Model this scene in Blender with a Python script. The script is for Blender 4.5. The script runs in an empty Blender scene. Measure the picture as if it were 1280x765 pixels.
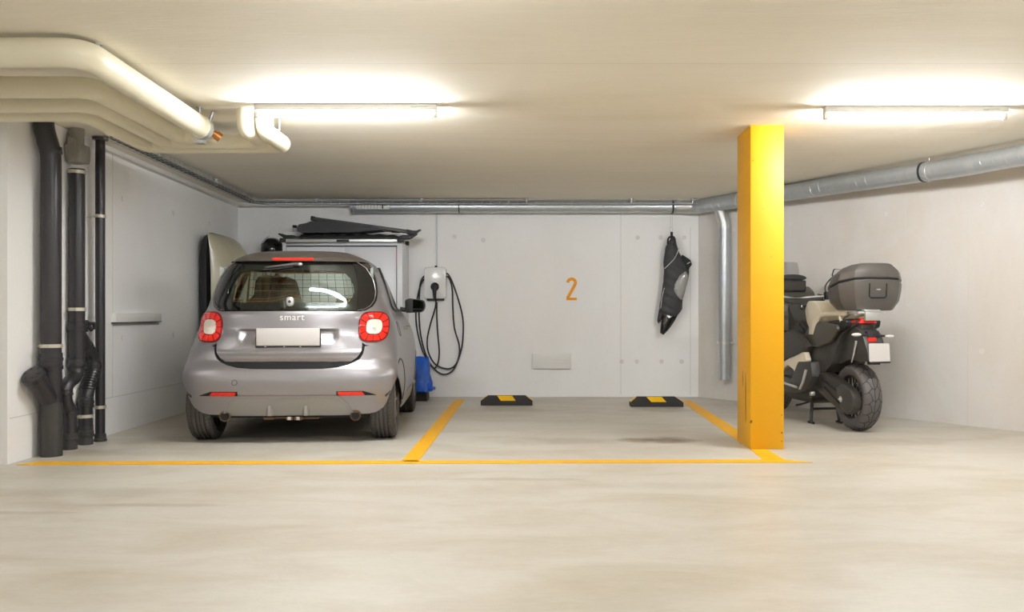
import bpy, bmesh, math, random
from mathutils import Vector, Matrix
random.seed(7)
C = bpy.context.scene.collection
PI = math.pi
F = 1130.0                      # focal length in pixels of the 1280 wide frame
# ---------------------------------------------------------------- camera
cam_d = bpy.data.cameras.new('camera'); cam = bpy.data.objects.new('camera', cam_d); C.objects.link(cam)
cam_d.sensor_width = 36.0; cam_d.lens = F/1280*36.0
cam_d.shift_x = -18/1280; cam_d.shift_y = 7.5/1280
cam_d.clip_start = 0.05
cam.location = (0, 0, 1.0); cam.rotation_euler = (PI/2, 0, 0)
bpy.context.scene.camera = cam
# ---------------------------------------------------------------- world, exposure
w = bpy.data.worlds.new('world'); bpy.context.scene.world = w; w.use_nodes = True
w.node_tree.nodes['Background'].inputs[0].default_value = (1, .95, .85, 1)
w.node_tree.nodes['Background'].inputs[1].default_value = 0.02
vs = bpy.context.scene.view_settings
vs.view_transform = 'Standard'; vs.look = 'None'; vs.gamma = 1.0; vs.use_curve_mapping = False
vs.exposure = 0.36
TUBE_POWER = 250.0                # emission strength of the two fluorescent tubes in view
FILL_POWER = 60.0  # emission strength of the added fill tubes out of view
CEIL = 2.36
def ceil_z(y): return CEIL if y < 6.8 else CEIL - 0.07*(y-6.8)/3.86

# ---------------------------------------------------------------- materials
def srgb(r, g, b):
    f = lambda c: (c/255/12.92) if c/255 <= .04045 else ((c/255+.055)/1.055)**2.4
    return (f(r), f(g), f(b), 1)
def mat(name, col, rough=.5, metal=0, noise=0, nscale=20, bump=0, bscale=60, emit=0, coat=0, stretch=(1,1,1), spec=None):
    m = bpy.data.materials.new(name); m.use_nodes = True; nt = m.node_tree; N = nt.nodes; L = nt.links
    b = N['Principled BSDF']; b.inputs['Base Color'].default_value = col
    b.inputs['Roughness'].default_value = rough; b.inputs['Metallic'].default_value = metal
    if coat: b.inputs['Coat Weight'].default_value = coat; b.inputs['Coat Roughness'].default_value = .08
    if spec is not None: b.inputs['Specular IOR Level'].default_value = spec
    if emit: b.inputs['Emission Color'].default_value = col; b.inputs['Emission Strength'].default_value = emit
    if noise or bump:
        tc = N.new('ShaderNodeTexCoord'); mp = N.new('ShaderNodeMapping'); mp.inputs['Scale'].default_value = stretch
        L.new(tc.outputs['Object'], mp.inputs[0])
    if noise:
        n = N.new('ShaderNodeTexNoise'); n.inputs['Scale'].default_value = nscale; n.inputs['Detail'].default_value = 5
        L.new(mp.outputs[0], n.inputs[0])
        mx = N.new('ShaderNodeMix'); mx.data_type = 'RGBA'
        mx.inputs[6].default_value = [c*(1-noise) for c in col[:3]]+[1]
        mx.inputs[7].default_value = [min(1, c*(1+noise)) for c in col[:3]]+[1]
        L.new(n.outputs['Fac'], mx.inputs[0]); L.new(mx.outputs[2], b.inputs['Base Color'])
    if bump:
        n2 = N.new('ShaderNodeTexNoise'); n2.inputs['Scale'].default_value = bscale; n2.inputs['Detail'].default_value = 3
        L.new(mp.outputs[0], n2.inputs[0])
        bp = N.new('ShaderNodeBump'); bp.inputs['Strength'].default_value = bump; bp.inputs['Distance'].default_value = .01
        L.new(n2.outputs['Fac'], bp.inputs['Height']); L.new(bp.outputs[0], b.inputs['Normal'])
    return m
def glass(name, tint, refl=.12, dark=0.0):
    m = bpy.data.materials.new(name); m.use_nodes = True; nt = m.node_tree; N = nt.nodes; L = nt.links
    N.remove(N['Principled BSDF']); out = N['Material Output']
    t = N.new('ShaderNodeBsdfTransparent'); t.inputs[0].default_value = tint
    g = N.new('ShaderNodeBsdfGlossy'); g.inputs['Roughness'].default_value = .03
    lw = N.new('ShaderNodeLayerWeight'); lw.inputs[0].default_value = .5
    fr = N.new('ShaderNodeMath'); fr.operation = 'POWER'; fr.inputs[1].default_value = 4.0; L.new(lw.outputs['Facing'], fr.inputs[0])
    ad = N.new('ShaderNodeMath'); ad.operation = 'MULTIPLY_ADD'; ad.inputs[1].default_value = .9; ad.inputs[2].default_value = refl
    mx = N.new('ShaderNodeMixShader'); L.new(fr.outputs[0], ad.inputs[0]); L.new(ad.outputs[0], mx.inputs[0])
    L.new(t.outputs[0], mx.inputs[1]); L.new(g.outputs[0], mx.inputs[2]); L.new(mx.outputs[0], out.inputs[0])
    return m
def math_node(N, L, op, a, b=None, clamp=False):
    n = N.new('ShaderNodeMath'); n.operation = op; n.use_clamp = clamp
    for i, v in enumerate((a, b)):
        if v is None: continue
        if isinstance(v, (int, float)): n.inputs[i].default_value = v
        else: L.new(v, n.inputs[i])
    return n.outputs[0]
def concrete(name, base, stain, stain_amt, stretch, nscale, bump, rough, seams=None, fine=.06, boards=None, spots=None):
    m = bpy.data.materials.new(name); m.use_nodes = True; nt = m.node_tree; N = nt.nodes; L = nt.links
    b = N['Principled BSDF']; b.inputs['Roughness'].default_value = rough
    tc = N.new('ShaderNodeTexCoord'); mp = N.new('ShaderNodeMapping'); mp.inputs['Scale'].default_value = stretch
    L.new(tc.outputs['Object'], mp.inputs[0])
    n = N.new('ShaderNodeTexNoise'); n.inputs['Scale'].default_value = nscale; n.inputs['Detail'].default_value = 8; n.inputs['Roughness'].default_value = .62; n.inputs['Distortion'].default_value = .6
    L.new(mp.outputs[0], n.inputs[0])
    r = N.new('ShaderNodeValToRGB'); r.color_ramp.elements[0].position = .42; r.color_ramp.elements[1].position = .75
    r.color_ramp.elements[0].color = (0,0,0,1); r.color_ramp.elements[1].color = (stain_amt,)*3+(1,)
    L.new(n.outputs['Fac'], r.inputs[0])
    mx = N.new('ShaderNodeMix'); mx.data_type = 'RGBA'; mx.inputs[6].default_value = base; mx.inputs[7].default_value = stain
    L.new(r.outputs[0], mx.inputs[0]); col = mx.outputs[2]
    f = N.new('ShaderNodeTexNoise'); f.inputs['Scale'].default_value = 24; f.inputs['Detail'].default_value = 9; f.inputs['Roughness'].default_value = .72
    L.new(mp.outputs[0], f.inputs[0])
    hs = N.new('ShaderNodeHueSaturation'); L.new(col, hs.inputs['Color'])
    v = math_node(N, L, 'MULTIPLY_ADD', f.outputs['Fac'], 2*fine)
    v.node.inputs[2].default_value = 1-fine; L.new(v, hs.inputs['Value']); col = hs.outputs[0]
    if spots:                       # dirt marks with a shape of their own: (x, y, rx, ry, strength)
        sp = N.new('ShaderNodeSeparateXYZ'); L.new(tc.outputs['Object'], sp.inputs[0])
        tot = None
        dn = N.new('ShaderNodeTexNoise'); dn.inputs['Scale'].default_value = 3.5; dn.inputs['Detail'].default_value = 6; L.new(tc.outputs['Object'], dn.inputs[0])
        for (x, y, rx, ry, s) in spots:
            dx = math_node(N, L, 'DIVIDE', math_node(N, L, 'SUBTRACT', sp.outputs[0], x), rx)
            dy = math_node(N, L, 'DIVIDE', math_node(N, L, 'SUBTRACT', sp.outputs[1], y), ry)
            d = math_node(N, L, 'ADD', math_node(N, L, 'MULTIPLY', dx, dx), math_node(N, L, 'MULTIPLY', dy, dy))
            d = math_node(N, L, 'ADD', d, math_node(N, L, 'MULTIPLY', math_node(N, L, 'SUBTRACT', dn.outputs['Fac'], .5), 2.2))
            q = math_node(N, L, 'MULTIPLY', math_node(N, L, 'SUBTRACT', 1.0, d, True), s)
            tot = q if tot is None else math_node(N, L, 'MAXIMUM', tot, q)
        m3 = N.new('ShaderNodeMix'); m3.data_type = 'RGBA'; L.new(col, m3.inputs[6]); m3.inputs[7].default_value = srgb(112, 86, 52); L.new(tot, m3.inputs[0]); col = m3.outputs[2]
    if seams or boards:
        sp2 = N.new('ShaderNodeSeparateXYZ'); L.new(tc.outputs['Object'], sp2.inputs[0])
        tot = None
        for (ax, pos, wd, s) in (seams or []):
            d = math_node(N, L, 'ABSOLUTE', math_node(N, L, 'SUBTRACT', sp2.outputs[ax], pos))
            q = math_node(N, L, 'MULTIPLY', math_node(N, L, 'SUBTRACT', 1.0, math_node(N, L, 'DIVIDE', d, wd), True), s)
            tot = q if tot is None else math_node(N, L, 'MAXIMUM', tot, q)
        if tot is not None:
            m4 = N.new('ShaderNodeMix'); m4.data_type = 'RGBA'; L.new(col, m4.inputs[6]); m4.inputs[7].default_value = [c*.45 for c in base[:3]]+[1]; L.new(tot, m4.inputs[0]); col = m4.outputs[2]
    L.new(col, b.inputs['Base Color'])
    bn = N.new('ShaderNodeTexNoise'); bn.inputs['Scale'].default_value = 30; bn.inputs['Detail'].default_value = 4
    mp2 = N.new('ShaderNodeMapping'); L.new(tc.outputs['Object'], mp2.inputs[0]); mp2.inputs['Scale'].default_value = boards or (1,1,1); L.new(mp2.outputs[0], bn.inputs[0])
    bp = N.new('ShaderNodeBump'); bp.inputs['Strength'].default_value = bump; bp.inputs['Distance'].default_value = .012
    L.new(bn.outputs['Fac'], bp.inputs['Height']); L.new(bp.outputs[0], b.inputs['Normal'])
    return m
M = {}
M['wall'] = concrete('wall_paint', srgb(249,248,247), srgb(236,232,225), .30, (1,1,.35), 1.6, .12, .75, fine=.02, boards=(1,1,.12))
M['wall_right'] = concrete('wall_paint_worn', srgb(228,224,220), srgb(210,197,178), .55, (1,1,.6), 1.1, .15, .75, fine=.03, boards=(1,1,.12))
M['ceiling'] = concrete('ceiling_boards', srgb(244,237,221), srgb(231,222,201), .5, (.25,1.6,1), 1.6, .16, .8, fine=.035, boards=(.25,2.2,1),
    seams=[(1,4.95,.006,.35),(1,6.9,.006,.3),(1,8.6,.006,.25),(1,3.6,.005,.2)])
M['floor'] = concrete('floor_concrete', srgb(205,199,187), srgb(164,146,112), .50, (.5,1.15,1), 2.1, .10, .42, fine=.12,
    spots=[(-2.0,4.68,.45,.05,.30),(-2.55,4.5,.35,.05,.30),(-.1,5.4,.5,.06,.25),(1.02,7.05,.34,.20,1.0),(.25,7.0,.55,.25,.30),(-2.7,7.1,.7,.35,.22),(-2.4,5.0,.9,.16,.22),(-.2,9.2,.6,.25,.3),(1.4,9.2,.5,.22,.3),(-3.0,6.45,.5,.2,.3),(.9,5.2,.8,.12,.12),(-2.3,7.9,.9,.5,.25),(2.7,7.0,.9,.25,.2)])
M['line'] = mat('yellow_floor_paint', srgb(247,182,14), .55, noise=.06, nscale=12)
M['pillar'] = mat('yellow_pillar_paint', srgb(230,168,1), .5, noise=.03, nscale=5, bump=.05)
M['scuff'] = mat('dark_scuff', srgb(112,84,22), .7)
M['cream'] = mat('cream_pipe_wrap', srgb(232,225,200), .38, noise=.02, nscale=6)
M['black_pipe'] = mat('black_plastic_pipe', srgb(48,46,50), .34, bump=.03, bscale=40)
M['black_pipe_rough'] = mat('dusty_black_plastic', srgb(58,56,55), .55, noise=.12, nscale=30)
M['galv'] = mat('galvanised_steel', srgb(190,195,198), .36, metal=.6, noise=.10, nscale=14, stretch=(1,1,1))
M['galv_light'] = mat('bright_zinc', srgb(205,206,204), .35, metal=.7)
M['clamp'] = mat('pale_zinc_clamp', srgb(205,200,184), .45, metal=.5)
M['tape'] = mat('grey_fire_tape', srgb(158,155,148), .5, metal=.4, bump=.3, bscale=50)
M['copper'] = mat('copper', srgb(205,140,80), .3, metal=.8)
M['white_enamel'] = mat('white_enamel', srgb(236,234,230), .4)
M['white_plastic'] = mat('white_gloss_plastic', srgb(238,238,238), .18, coat=.4)
M['batten'] = mat('lamp_housing_white', srgb(226,222,212), .45)
M['tube'] = mat('tube_glow', (.93,.965,1.0,1), .5, emit=TUBE_POWER)
M['tube_fill_near'] = mat('near_fill_tube_glow', (.97,.98,1.0,1), .5, emit=125.0)  # for the added row just above the frame, lifts the back of the room
M['tube_fill'] = mat('fill_tube_glow', (.97,.98,1.0,1), .5, emit=FILL_POWER)  # for the other added battens out of view
M['black'] = mat('matt_black_plastic', srgb(34,34,36), .5, bump=.05, bscale=200)
M['black_gloss'] = mat('gloss_black', srgb(16,16,18), .12, coat=.6)
M['void'] = mat('dark_gap', srgb(14,14,15), .85)
M['fabric'] = mat('black_fabric', srgb(44,44,46), .75, bump=.35, bscale=35)
M['fabric2'] = mat('charcoal_nylon', srgb(62,62,64), .6, bump=.35, bscale=25)
M['piping'] = mat('pale_reflective_piping', srgb(205,205,205), .4)
M['window_film'] = mat('clear_plastic_window', srgb(150,150,145), .15, coat=.5, bump=.6, bscale=30, noise=.3, nscale=30)
M['rubber'] = mat('tyre_rubber', srgb(70,66,63), .72, noise=.1, nscale=30)
M['rubber_dark'] = mat('tyre_groove', srgb(26,25,25), .8)
M['orange'] = mat('orange_paint', srgb(243,160,10), .6)
M['green'] = mat('green_print', srgb(70,165,110), .6)
M['blue'] = mat('blue_woven_plastic', srgb(14,92,205), .4, noise=.25, nscale=14, bump=.8, bscale=14)
M['chrome'] = mat('chrome', srgb(225,225,225), .12, metal=1)
M['alloy'] = mat('alloy', srgb(150,148,146), .35, metal=.9)
M['reflector_yellow'] = mat('yellow_reflective_film', srgb(255,200,5), .4)
M['stop_rubber'] = mat('black_recycled_rubber', srgb(52,50,50), .8, noise=.2, nscale=60, bump=.4, bscale=150)

# ---------------------------------------------------------------- object helpers
def tag(o, label=None, cat=None, group=None, kind=None):
    if label: o['label'] = label
    if cat: o['category'] = cat
    if group: o['group'] = group
    if kind: o['kind'] = kind
    return o
def thing(name, label, cat, loc=(0,0,0), rz=0, group=None):
    o = bpy.data.objects.new(name, None); C.objects.link(o); o.location = loc; o.rotation_euler = (0,0,rz)
    o.empty_display_size = .1
    return tag(o, label, cat, group)
def kids(o): return [c for c in bpy.data.objects if c.parent == o]
def copy_tree(o, parent=None):
    c = o.copy(); C.objects.link(c); c.parent = parent
    for ch in kids(o): copy_tree(ch, c)
    return c
def round_path(pts, r, n=8):
    pts = [Vector(p) for p in pts]; out = [pts[0]]
    for i in range(1, len(pts)-1):
        a, b, c = pts[i-1], pts[i], pts[i+1]
        d1 = (a-b); d2 = (c-b); rr = min(r, d1.length*.49, d2.length*.49)
        p1 = b+d1.normalized()*rr; p2 = b+d2.normalized()*rr
        for k in range(n+1):
            t = k/n; out.append(p1*(1-t)**2+b*2*t*(1-t)+p2*t*t)
    out.append(pts[-1]); return out
def spline(pts, n=8, closed=False):
    pts = [Vector(p) for p in pts]; out = []; L = len(pts)
    rng = range(L if closed else L-1)
    for i in rng:
        g = (lambda k: pts[k % L]) if closed else (lambda k: pts[max(0, min(L-1, k))])
        p0, p1, p2, p3 = g(i-1), g(i), g(i+1), g(i+2)
        for k in range(n):
            t = k/n
            out.append(.5*((2*p1)+(p2-p0)*t+(2*p0-5*p1+4*p2-p3)*t*t+(3*p1-p0-3*p2+p3)*t**3))
    if not closed: out.append(pts[-1])
    return out
class MB:
    def __init__(s): s.v = []; s.f = []; s.m = []
    def add(s, vs, fs, mi=0):
        o = len(s.v); s.v += [tuple(v) for v in vs]; s.f += [tuple(o+i for i in f) for f in fs]; s.m += [mi]*len(fs); return s
    def box(s, x0, x1, y0, y1, z0, z1, mi=0, mtx=None):
        vs = [Vector((x, y, z)) for x in (x0, x1) for y in (y0, y1) for z in (z0, z1)]
        if mtx: vs = [mtx@v for v in vs]
        return s.add(vs, [(0,1,3,2),(4,6,7,5),(0,4,5,1),(2,3,7,6),(0,2,6,4),(1,5,7,3)], mi)
    def tube(s, pts, r, n=16, caps=True, mi=0, closed=False, flat=None):
        pts = [Vector(p) for p in pts]; P = [pts[0]]
        for p in pts[1:]:
            if (p-P[-1]).length > 1e-6: P.append(p)
        if closed and (P[0]-P[-1]).length < 1e-6: P.pop()
        L = len(P); rr = r if isinstance(r, (list, tuple)) else [r]*L
        if len(rr) != L: rr = [rr[0]+(rr[-1]-rr[0])*i/(L-1) for i in range(L)]
        T = []
        for i in range(L):
            if closed: t = P[(i+1) % L]-P[i-1]
            else: t = P[min(i+1, L-1)]-P[max(i-1, 0)]
            T.append(t.normalized())
        up = Vector((0,0,1)) if abs(T[0].z) < .9 else Vector((0,1,0))
        nrm = (up-T[0]*up.dot(T[0])).normalized(); vs = []; fs = []
        for i in range(L):
            nrm = (nrm-T[i]*nrm.dot(T[i])); nrm = nrm.normalized() if nrm.length > 1e-6 else Vector((1,0,0))
            bn = T[i].cross(nrm)
            # keep section true at corners
            k = 1.0
            for j in range(n):
                a = 2*PI*j/n
                vs.append(P[i]+(nrm*math.cos(a)+bn*math.sin(a)*(flat or 1))*rr[i])
        for i in range(L if closed else L-1):
            i2 = (i+1) % L
            for j in range(n):
                fs.append((i*n+j, i*n+(j+1) % n, i2*n+(j+1) % n, i2*n+j))
        if caps and not closed:
            fs.append(tuple(range(n-1, -1, -1))); fs.append(tuple((L-1)*n+j for j in range(n)))
        return s.add(vs, fs, mi)
    def cyl(s, p0, p1, r, n=24, r2=None, caps=True, mi=0):
        return s.tube([p0, p1], [r, r if r2 is None else r2], n, caps, mi)
    def lathe(s, prof, o=(0,0,0), axis=(0,0,1), n=32, mi=0, closed=False):
        o = Vector(o); ax = Vector(axis).normalized(); u = ax.orthogonal().normalized(); w_ = ax.cross(u); vs = []; fs = []
        for (r, h) in prof:
            for j in range(n):
                a = 2*PI*j/n; vs.append(o+ax*h+(u*math.cos(a)+w_*math.sin(a))*r)
        L = len(prof)
        for i in range(L if closed else L-1):
            i2 = (i+1) % L
            for j in range(n): fs.append((i*n+j, i*n+(j+1) % n, i2*n+(j+1) % n, i2*n+j))
        return s.add(vs, fs, mi)
    def prism(s, pts, fn, a, b, mi=0):
        """pts: 2D outline; fn(u, v, w) -> 3D; extruded from w=a to w=b"""
        n = len(pts); vs = [fn(u, v, a) for u, v in pts]+[fn(u, v, b) for u, v in pts]
        fs = [tuple(range(n)), tuple(range(2*n-1, n-1, -1))]+[(i, i+n, (i+1) % n+n, (i+1) % n) for i in range(n)]
        return s.add(vs, fs, mi)
    def loft(s, rings, mi=0, caps=True):
        n = len(rings[0]); vs = [p for r in rings for p in r]; fs = []
        for i in range(len(rings)-1):
            for j in range(n): fs.append((i*n+j, i*n+(j+1) % n, (i+1)*n+(j+1) % n, (i+1)*n+j))
        if caps: fs.append(tuple(range(n-1, -1, -1))); fs.append(tuple((len(rings)-1)*n+j for j in range(n)))
        return s.add(vs, fs, mi)
    def ellipsoid(s, c, r, n=20, m=12, mi=0, mtx=None, e=1.0):
        sg = lambda v: math.copysign(abs(v)**e, v)
        vs = []; fs = []
        for i in range(m+1):
            ph = -PI/2+PI*i/m
            for j in range(n):
                a = 2*PI*j/n
                v = Vector((r[0]*sg(math.cos(ph))*sg(math.cos(a)), r[1]*sg(math.cos(ph))*sg(math.sin(a)), r[2]*sg(math.sin(ph))))
                if mtx: v = mtx@v
                vs.append(Vector(c)+v)
        for i in range(m):
            for j in range(n): fs.append((i*n+j, i*n+(j+1) % n, (i+1)*n+(j+1) % n, (i+1)*n+j))
        return s.add(vs, fs, mi)
    def split(s, name, mats, parent=None, bevel=0, seg=2, smooth=40):
        par = list(range(len(s.v)))
        def find(a):
            while par[a] != a: par[a] = par[par[a]]; a = par[a]
            return a
        for f in s.f:
            for i in f[1:]: par[find(i)] = find(f[0])
        groups = {}
        for f, mi in zip(s.f, s.m): groups.setdefault(find(f[0]), []).append((f, mi))
        out = []
        for g in groups.values():
            ix = {}; mb = MB()
            for f, mi in g:
                for i in f:
                    if i not in ix: ix[i] = len(mb.v); mb.v.append(s.v[i])
                mb.f.append(tuple(ix[i] for i in f)); mb.m.append(mi)
            out.append(mb.build(name, mats, parent, bevel, seg, smooth))
        return out
    def build(s, name, mats, parent=None, bevel=0, seg=2, smooth=40, subsurf=0):
        me = bpy.data.meshes.new(name); bm = bmesh.new()
        bv = [bm.verts.new(v) for v in s.v]
        for f, mi in zip(s.f, s.m):
            try: bf = bm.faces.new([bv[i] for i in f]); bf.material_index = mi
            except ValueError: pass
        bmesh.ops.remove_doubles(bm, verts=bm.verts, dist=1e-5)
        bmesh.ops.recalc_face_normals(bm, faces=bm.faces)
        if bevel:
            es = [e for e in bm.edges if len(e.link_faces) == 2 and e.calc_face_angle(0) > math.radians(25)]
            bmesh.ops.bevel(bm, geom=es, offset=bevel, segments=seg, profile=.5, affect='EDGES', clamp_overlap=True)
        if smooth:
            for f in bm.faces: f.smooth = True
        bm.to_mesh(me); bm.free()
        if smooth: me.set_sharp_from_angle(angle=math.radians(smooth))
        o = bpy.data.objects.new(name, me); C.objects.link(o)
        for m in (mats if isinstance(mats, (list, tuple)) else [mats]): me.materials.append(m)
        if parent: o.parent = parent
        if subsurf:
            md = o.modifiers.new('subdivision', 'SUBSURF'); md.levels = subsurf; md.render_levels = subsurf
        return o
def inpoly(p, poly):
    x, y = p; c = False; n = len(poly)
    for i in range(n):
        x1, y1 = poly[i]; x2, y2 = poly[i-1]
        if (y1 > y) != (y2 > y) and x < (x2-x1)*(y-y1)/(y2-y1)+x1: c = not c
    return c
def rpoly(pts, r, n=4):
    """round the corners of a 2D polygon"""
    out = []; L = len(pts)
    for i in range(L):
        a = Vector(pts[i-1][:2]); b = Vector(pts[i][:2]); c = Vector(pts[(i+1) % L][:2])
        d1 = a-b; d2 = c-b; rr = min(r, d1.length*.45, d2.length*.45)
        p1 = b+d1.normalized()*rr; p2 = b+d2.normalized()*rr
        for k in range(n+1):
            t = k/n; q = p1*(1-t)**2+b*2*t*(1-t)+p2*t*t; out.append((q.x, q.y))
    return out
def dist_poly(p, poly):
    best = 9; n = len(poly); px, py = p
    for i in range(n):
        ax, ay = poly[i-1]; bx, by = poly[i]; dx, dy = bx-ax, by-ay
        t = max(0, min(1, ((px-ax)*dx+(py-ay)*dy)/((dx*dx+dy*dy) or 1)))
        best = min(best, math.hypot(px-ax-t*dx, py-ay-t*dy))
    return best
def sheet(name, outline, fn, mat_, parent=None, step=(.04,.04), thick=.006, holes=(), eps=1e-3):
    """a curved panel: 2D outline -> surface fn(u,v); has real thickness, analytic normals, may have holes"""
    bm = bmesh.new()
    pts = []
    for i in range(len(outline)):
        p = outline[i]; q = outline[(i+1) % len(outline)]
        if math.hypot(p[0]-q[0], p[1]-q[1]) < 1e-6: continue
        pts.append(p)
    f = bm.faces.new([bm.verts.new((p[0], p[1], 0)) for p in pts])
    bmesh.ops.triangulate(bm, faces=[f], ngon_method='EAR_CLIP')
    def cut(co, no, geom=None):
        g = geom if geom is not None else bm.verts[:]+bm.edges[:]+bm.faces[:]
        bmesh.ops.bisect_plane(bm, geom=g, plane_co=co, plane_no=no, dist=1e-6)
    us = [p[0] for p in pts]; vs_ = [p[1] for p in pts]
    for ax, lo, hi, st in ((0, min(us), max(us), step[0]), (1, min(vs_), max(vs_), step[1])):
        k = math.floor(lo/st)+1
        while k*st < hi-1e-6:
            co = (k*st, 0, 0) if ax == 0 else (0, k*st, 0); no = (1,0,0) if ax == 0 else (0,1,0)
            cut(co, no); k += 1
    for h in holes:
        hx0, hx1 = min(p[0] for p in h), max(p[0] for p in h); hy0, hy1 = min(p[1] for p in h), max(p[1] for p in h)
        for i in range(len(h)):
            a = Vector((*h[i-1], 0)); b = Vector((*h[i], 0)); d = b-a
            if d.length < 1e-6: continue
            fs = []
            for fc in bm.faces:
                xs = [v.co.x for v in fc.verts]; ys = [v.co.y for v in fc.verts]
                if max(xs) < hx0-1e-5 or min(xs) > hx1+1e-5 or max(ys) < hy0-1e-5 or min(ys) > hy1+1e-5: continue
                if max(xs) < min(a.x, b.x)-1e-5 or min(xs) > max(a.x, b.x)+1e-5 or max(ys) < min(a.y, b.y)-1e-5 or min(ys) > max(a.y, b.y)+1e-5: continue
                fs.append(fc)
            g = list({v for fc in fs for v in fc.verts})+list({e for fc in fs for e in fc.edges})+fs
            if g: cut(a, Vector((-d.y, d.x, 0)), g)
        dele = [fc for fc in bm.faces if inpoly(fc.calc_center_median()[:2], h)]
        bmesh.ops.delete(bm, geom=dele, context='FACES')
    bmesh.ops.remove_doubles(bm, verts=bm.verts, dist=1e-6)
    for fc in bm.faces:
        if fc.normal.z < 0: fc.normal_flip()
    bm.verts.ensure_lookup_table(); bm.verts.index_update()
    P = []; Nn = []
    for v in bm.verts:
        u, vv = v.co.x, v.co.y
        p = Vector(fn(u, vv)); du = Vector(fn(u+eps, vv))-Vector(fn(u-eps, vv)); dv = Vector(fn(u, vv+eps))-Vector(fn(u, vv-eps))
        n = du.cross(dv); n = n.normalized() if n.length > 1e-12 else Vector((0,0,1))
        P.append(p); Nn.append(n)
    verts = [tuple(p) for p in P]; nv = len(verts); faces = []; loopn = []
    for fc in bm.faces:
        idx = [v.index for v in fc.verts]; faces.append(tuple(idx)); loopn += [tuple(Nn[i]) for i in idx]
    if thick:
        verts += [tuple(p-n*thick) for p, n in zip(P, Nn)]
        for fc in bm.faces:
            idx = [v.index+nv for v in reversed(fc.verts)]; faces.append(tuple(idx)); loopn += [tuple(-Nn[i-nv]) for i in idx]
        for fc in bm.faces:
            for lp in fc.loops:
                e = lp.edge
                if len(e.link_faces) == 1:
                    a, b = lp.vert.index, lp.link_loop_next.vert.index
                    pa, pb = P[a], P[b]; nn = (pb-pa).cross(Nn[a])
                    nn = nn.normalized() if nn.length > 1e-12 else Nn[a]
                    faces.append((b, a, a+nv, b+nv)); loopn += [tuple(nn)]*4
    bm.free()
    me = bpy.data.meshes.new(name); me.from_pydata(verts, [], faces); me.polygons.foreach_set('use_smooth', [True]*len(me.polygons))
    me.update(); me.normals_split_custom_set(loopn)
    me.materials.append(mat_)
    o = bpy.data.objects.new(name, me); C.objects.link(o)
    if parent: o.parent = parent
    return o
def puffy(outline, fn, depth, step=.02):
    """cushion shape: outline in (u,v), fn(u,v,w) with w the bulge either way"""
    bm = bmesh.new(); f = bm.faces.new([bm.verts.new((p[0], p[1], 0)) for p in outline])
    bmesh.ops.triangulate(bm, faces=[f])
    us = [p[0] for p in outline]; vv = [p[1] for p in outline]
    for ax, lo, hi in ((0, min(us), max(us)), (1, min(vv), max(vv))):
        k = math.floor(lo/step)+1
        while k*step < hi:
            bmesh.ops.bisect_plane(bm, geom=bm.verts[:]+bm.edges[:]+bm.faces[:], plane_co=((k*step,0,0) if ax == 0 else (0,k*step,0)), plane_no=((1,0,0) if ax == 0 else (0,1,0)), dist=1e-6); k += 1
    bm.verts.index_update(); mb = MB(); A = []; B = []
    mxd = max(dist_poly(v.co[:2], outline) for v in bm.verts) or 1
    for v in bm.verts:
        d = min(1, dist_poly(v.co[:2], outline)/mxd); h = depth*math.sqrt(max(0, 1-(1-d)**2))
        A.append(Vector(fn(v.co.x, v.co.y, h))); B.append(Vector(fn(v.co.x, v.co.y, -h*.8)))
    n = len(A); fs = [tuple(v.index for v in fc.verts) for fc in bm.faces]
    fs2 = [tuple(i+n for i in reversed(f)) for f in fs]
    mb.add(A+B, fs+fs2); bm.free(); return mb
def P(px, py, Z):                      # a point of the place from where it shows, at a known distance
    return Vector(((px-658)*Z/F, Z, 1+(390-py)*Z/F))
# ================================================================ THE SETTING
LX = -3.40; BY = 10.66; PIERY = 5.92
def struct(o): o['kind'] = 'structure'; return o
m = MB(); m.box(-8.2, 6.2, -6.2, BY+.3, -.2, 0); struct(m.build('floor', M['floor'], smooth=0))
m = MB()
ys = [-6.2, 6.8, BY+.3]
vs = [(x, y, ceil_z(min(y, BY+.3))+h) for y in ys for x in (-8.2, 6.2) for h in (0, .25)]
m.add(vs, [(0,2,6,4),(4,6,10,8),(1,5,7,3),(5,9,11,7),(0,4,5,1),(4,8,9,5),(2,3,7,6),(6,7,11,10),(0,1,3,2),(8,10,11,9)])
struct(m.build('ceiling', M['ceiling'], smooth=0))
m = MB(); m.box(LX-.25, 2.3, BY, BY+.25, 0, 2.30)
for (px, py) in [(592,452),(702,452)]: pass
struct(m.build('wall_back', M['wall'], smooth=0))
m = MB(); m.box(LX-.25, LX, PIERY, BY, 0, 2.355); struct(m.build('wall_left', M['wall'], smooth=0))
m = MB(); m.box(-8.2, LX-.25, PIERY, PIERY+.25, 0, CEIL); struct(m.build('wall_pier', M['wall'], smooth=0))
# oblique right wall
RW = lambda z: 9.33-.685*z
m = MB(); a = Vector((RW(10.80), 10.80, 0)); b = Vector((RW(5.0), 5.0, 0)); n = Vector((1, .685, 0)).normalized()*.25
m.add([a, b, b+n, a+n]+[Vector((p.x, p.y, ceil_z(p.y))) for p in (a, b, b+n, a+n)], [(0,1,5,4),(1,2,6,5),(2,3,7,6),(3,0,4,7),(0,3,2,1),(4,5,6,7)])
struct(m.build('wall_right', M['wall_right'], smooth=0))
m = MB(); m.box(5.9, 6.15, -6.0, 5.0, 0, CEIL); struct(m.build('wall_side', M['wall'], smooth=0))
m = MB(); m.box(-8.2, -8.0, -6.0, PIERY, 0, CEIL); struct(m.build('wall_outer', M['wall'], smooth=0))
m = MB(); m.box(-8.2, 6.15, -6.2, -6.0, 0, CEIL); struct(m.build('wall_front', M['wall'], smooth=0))
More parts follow.
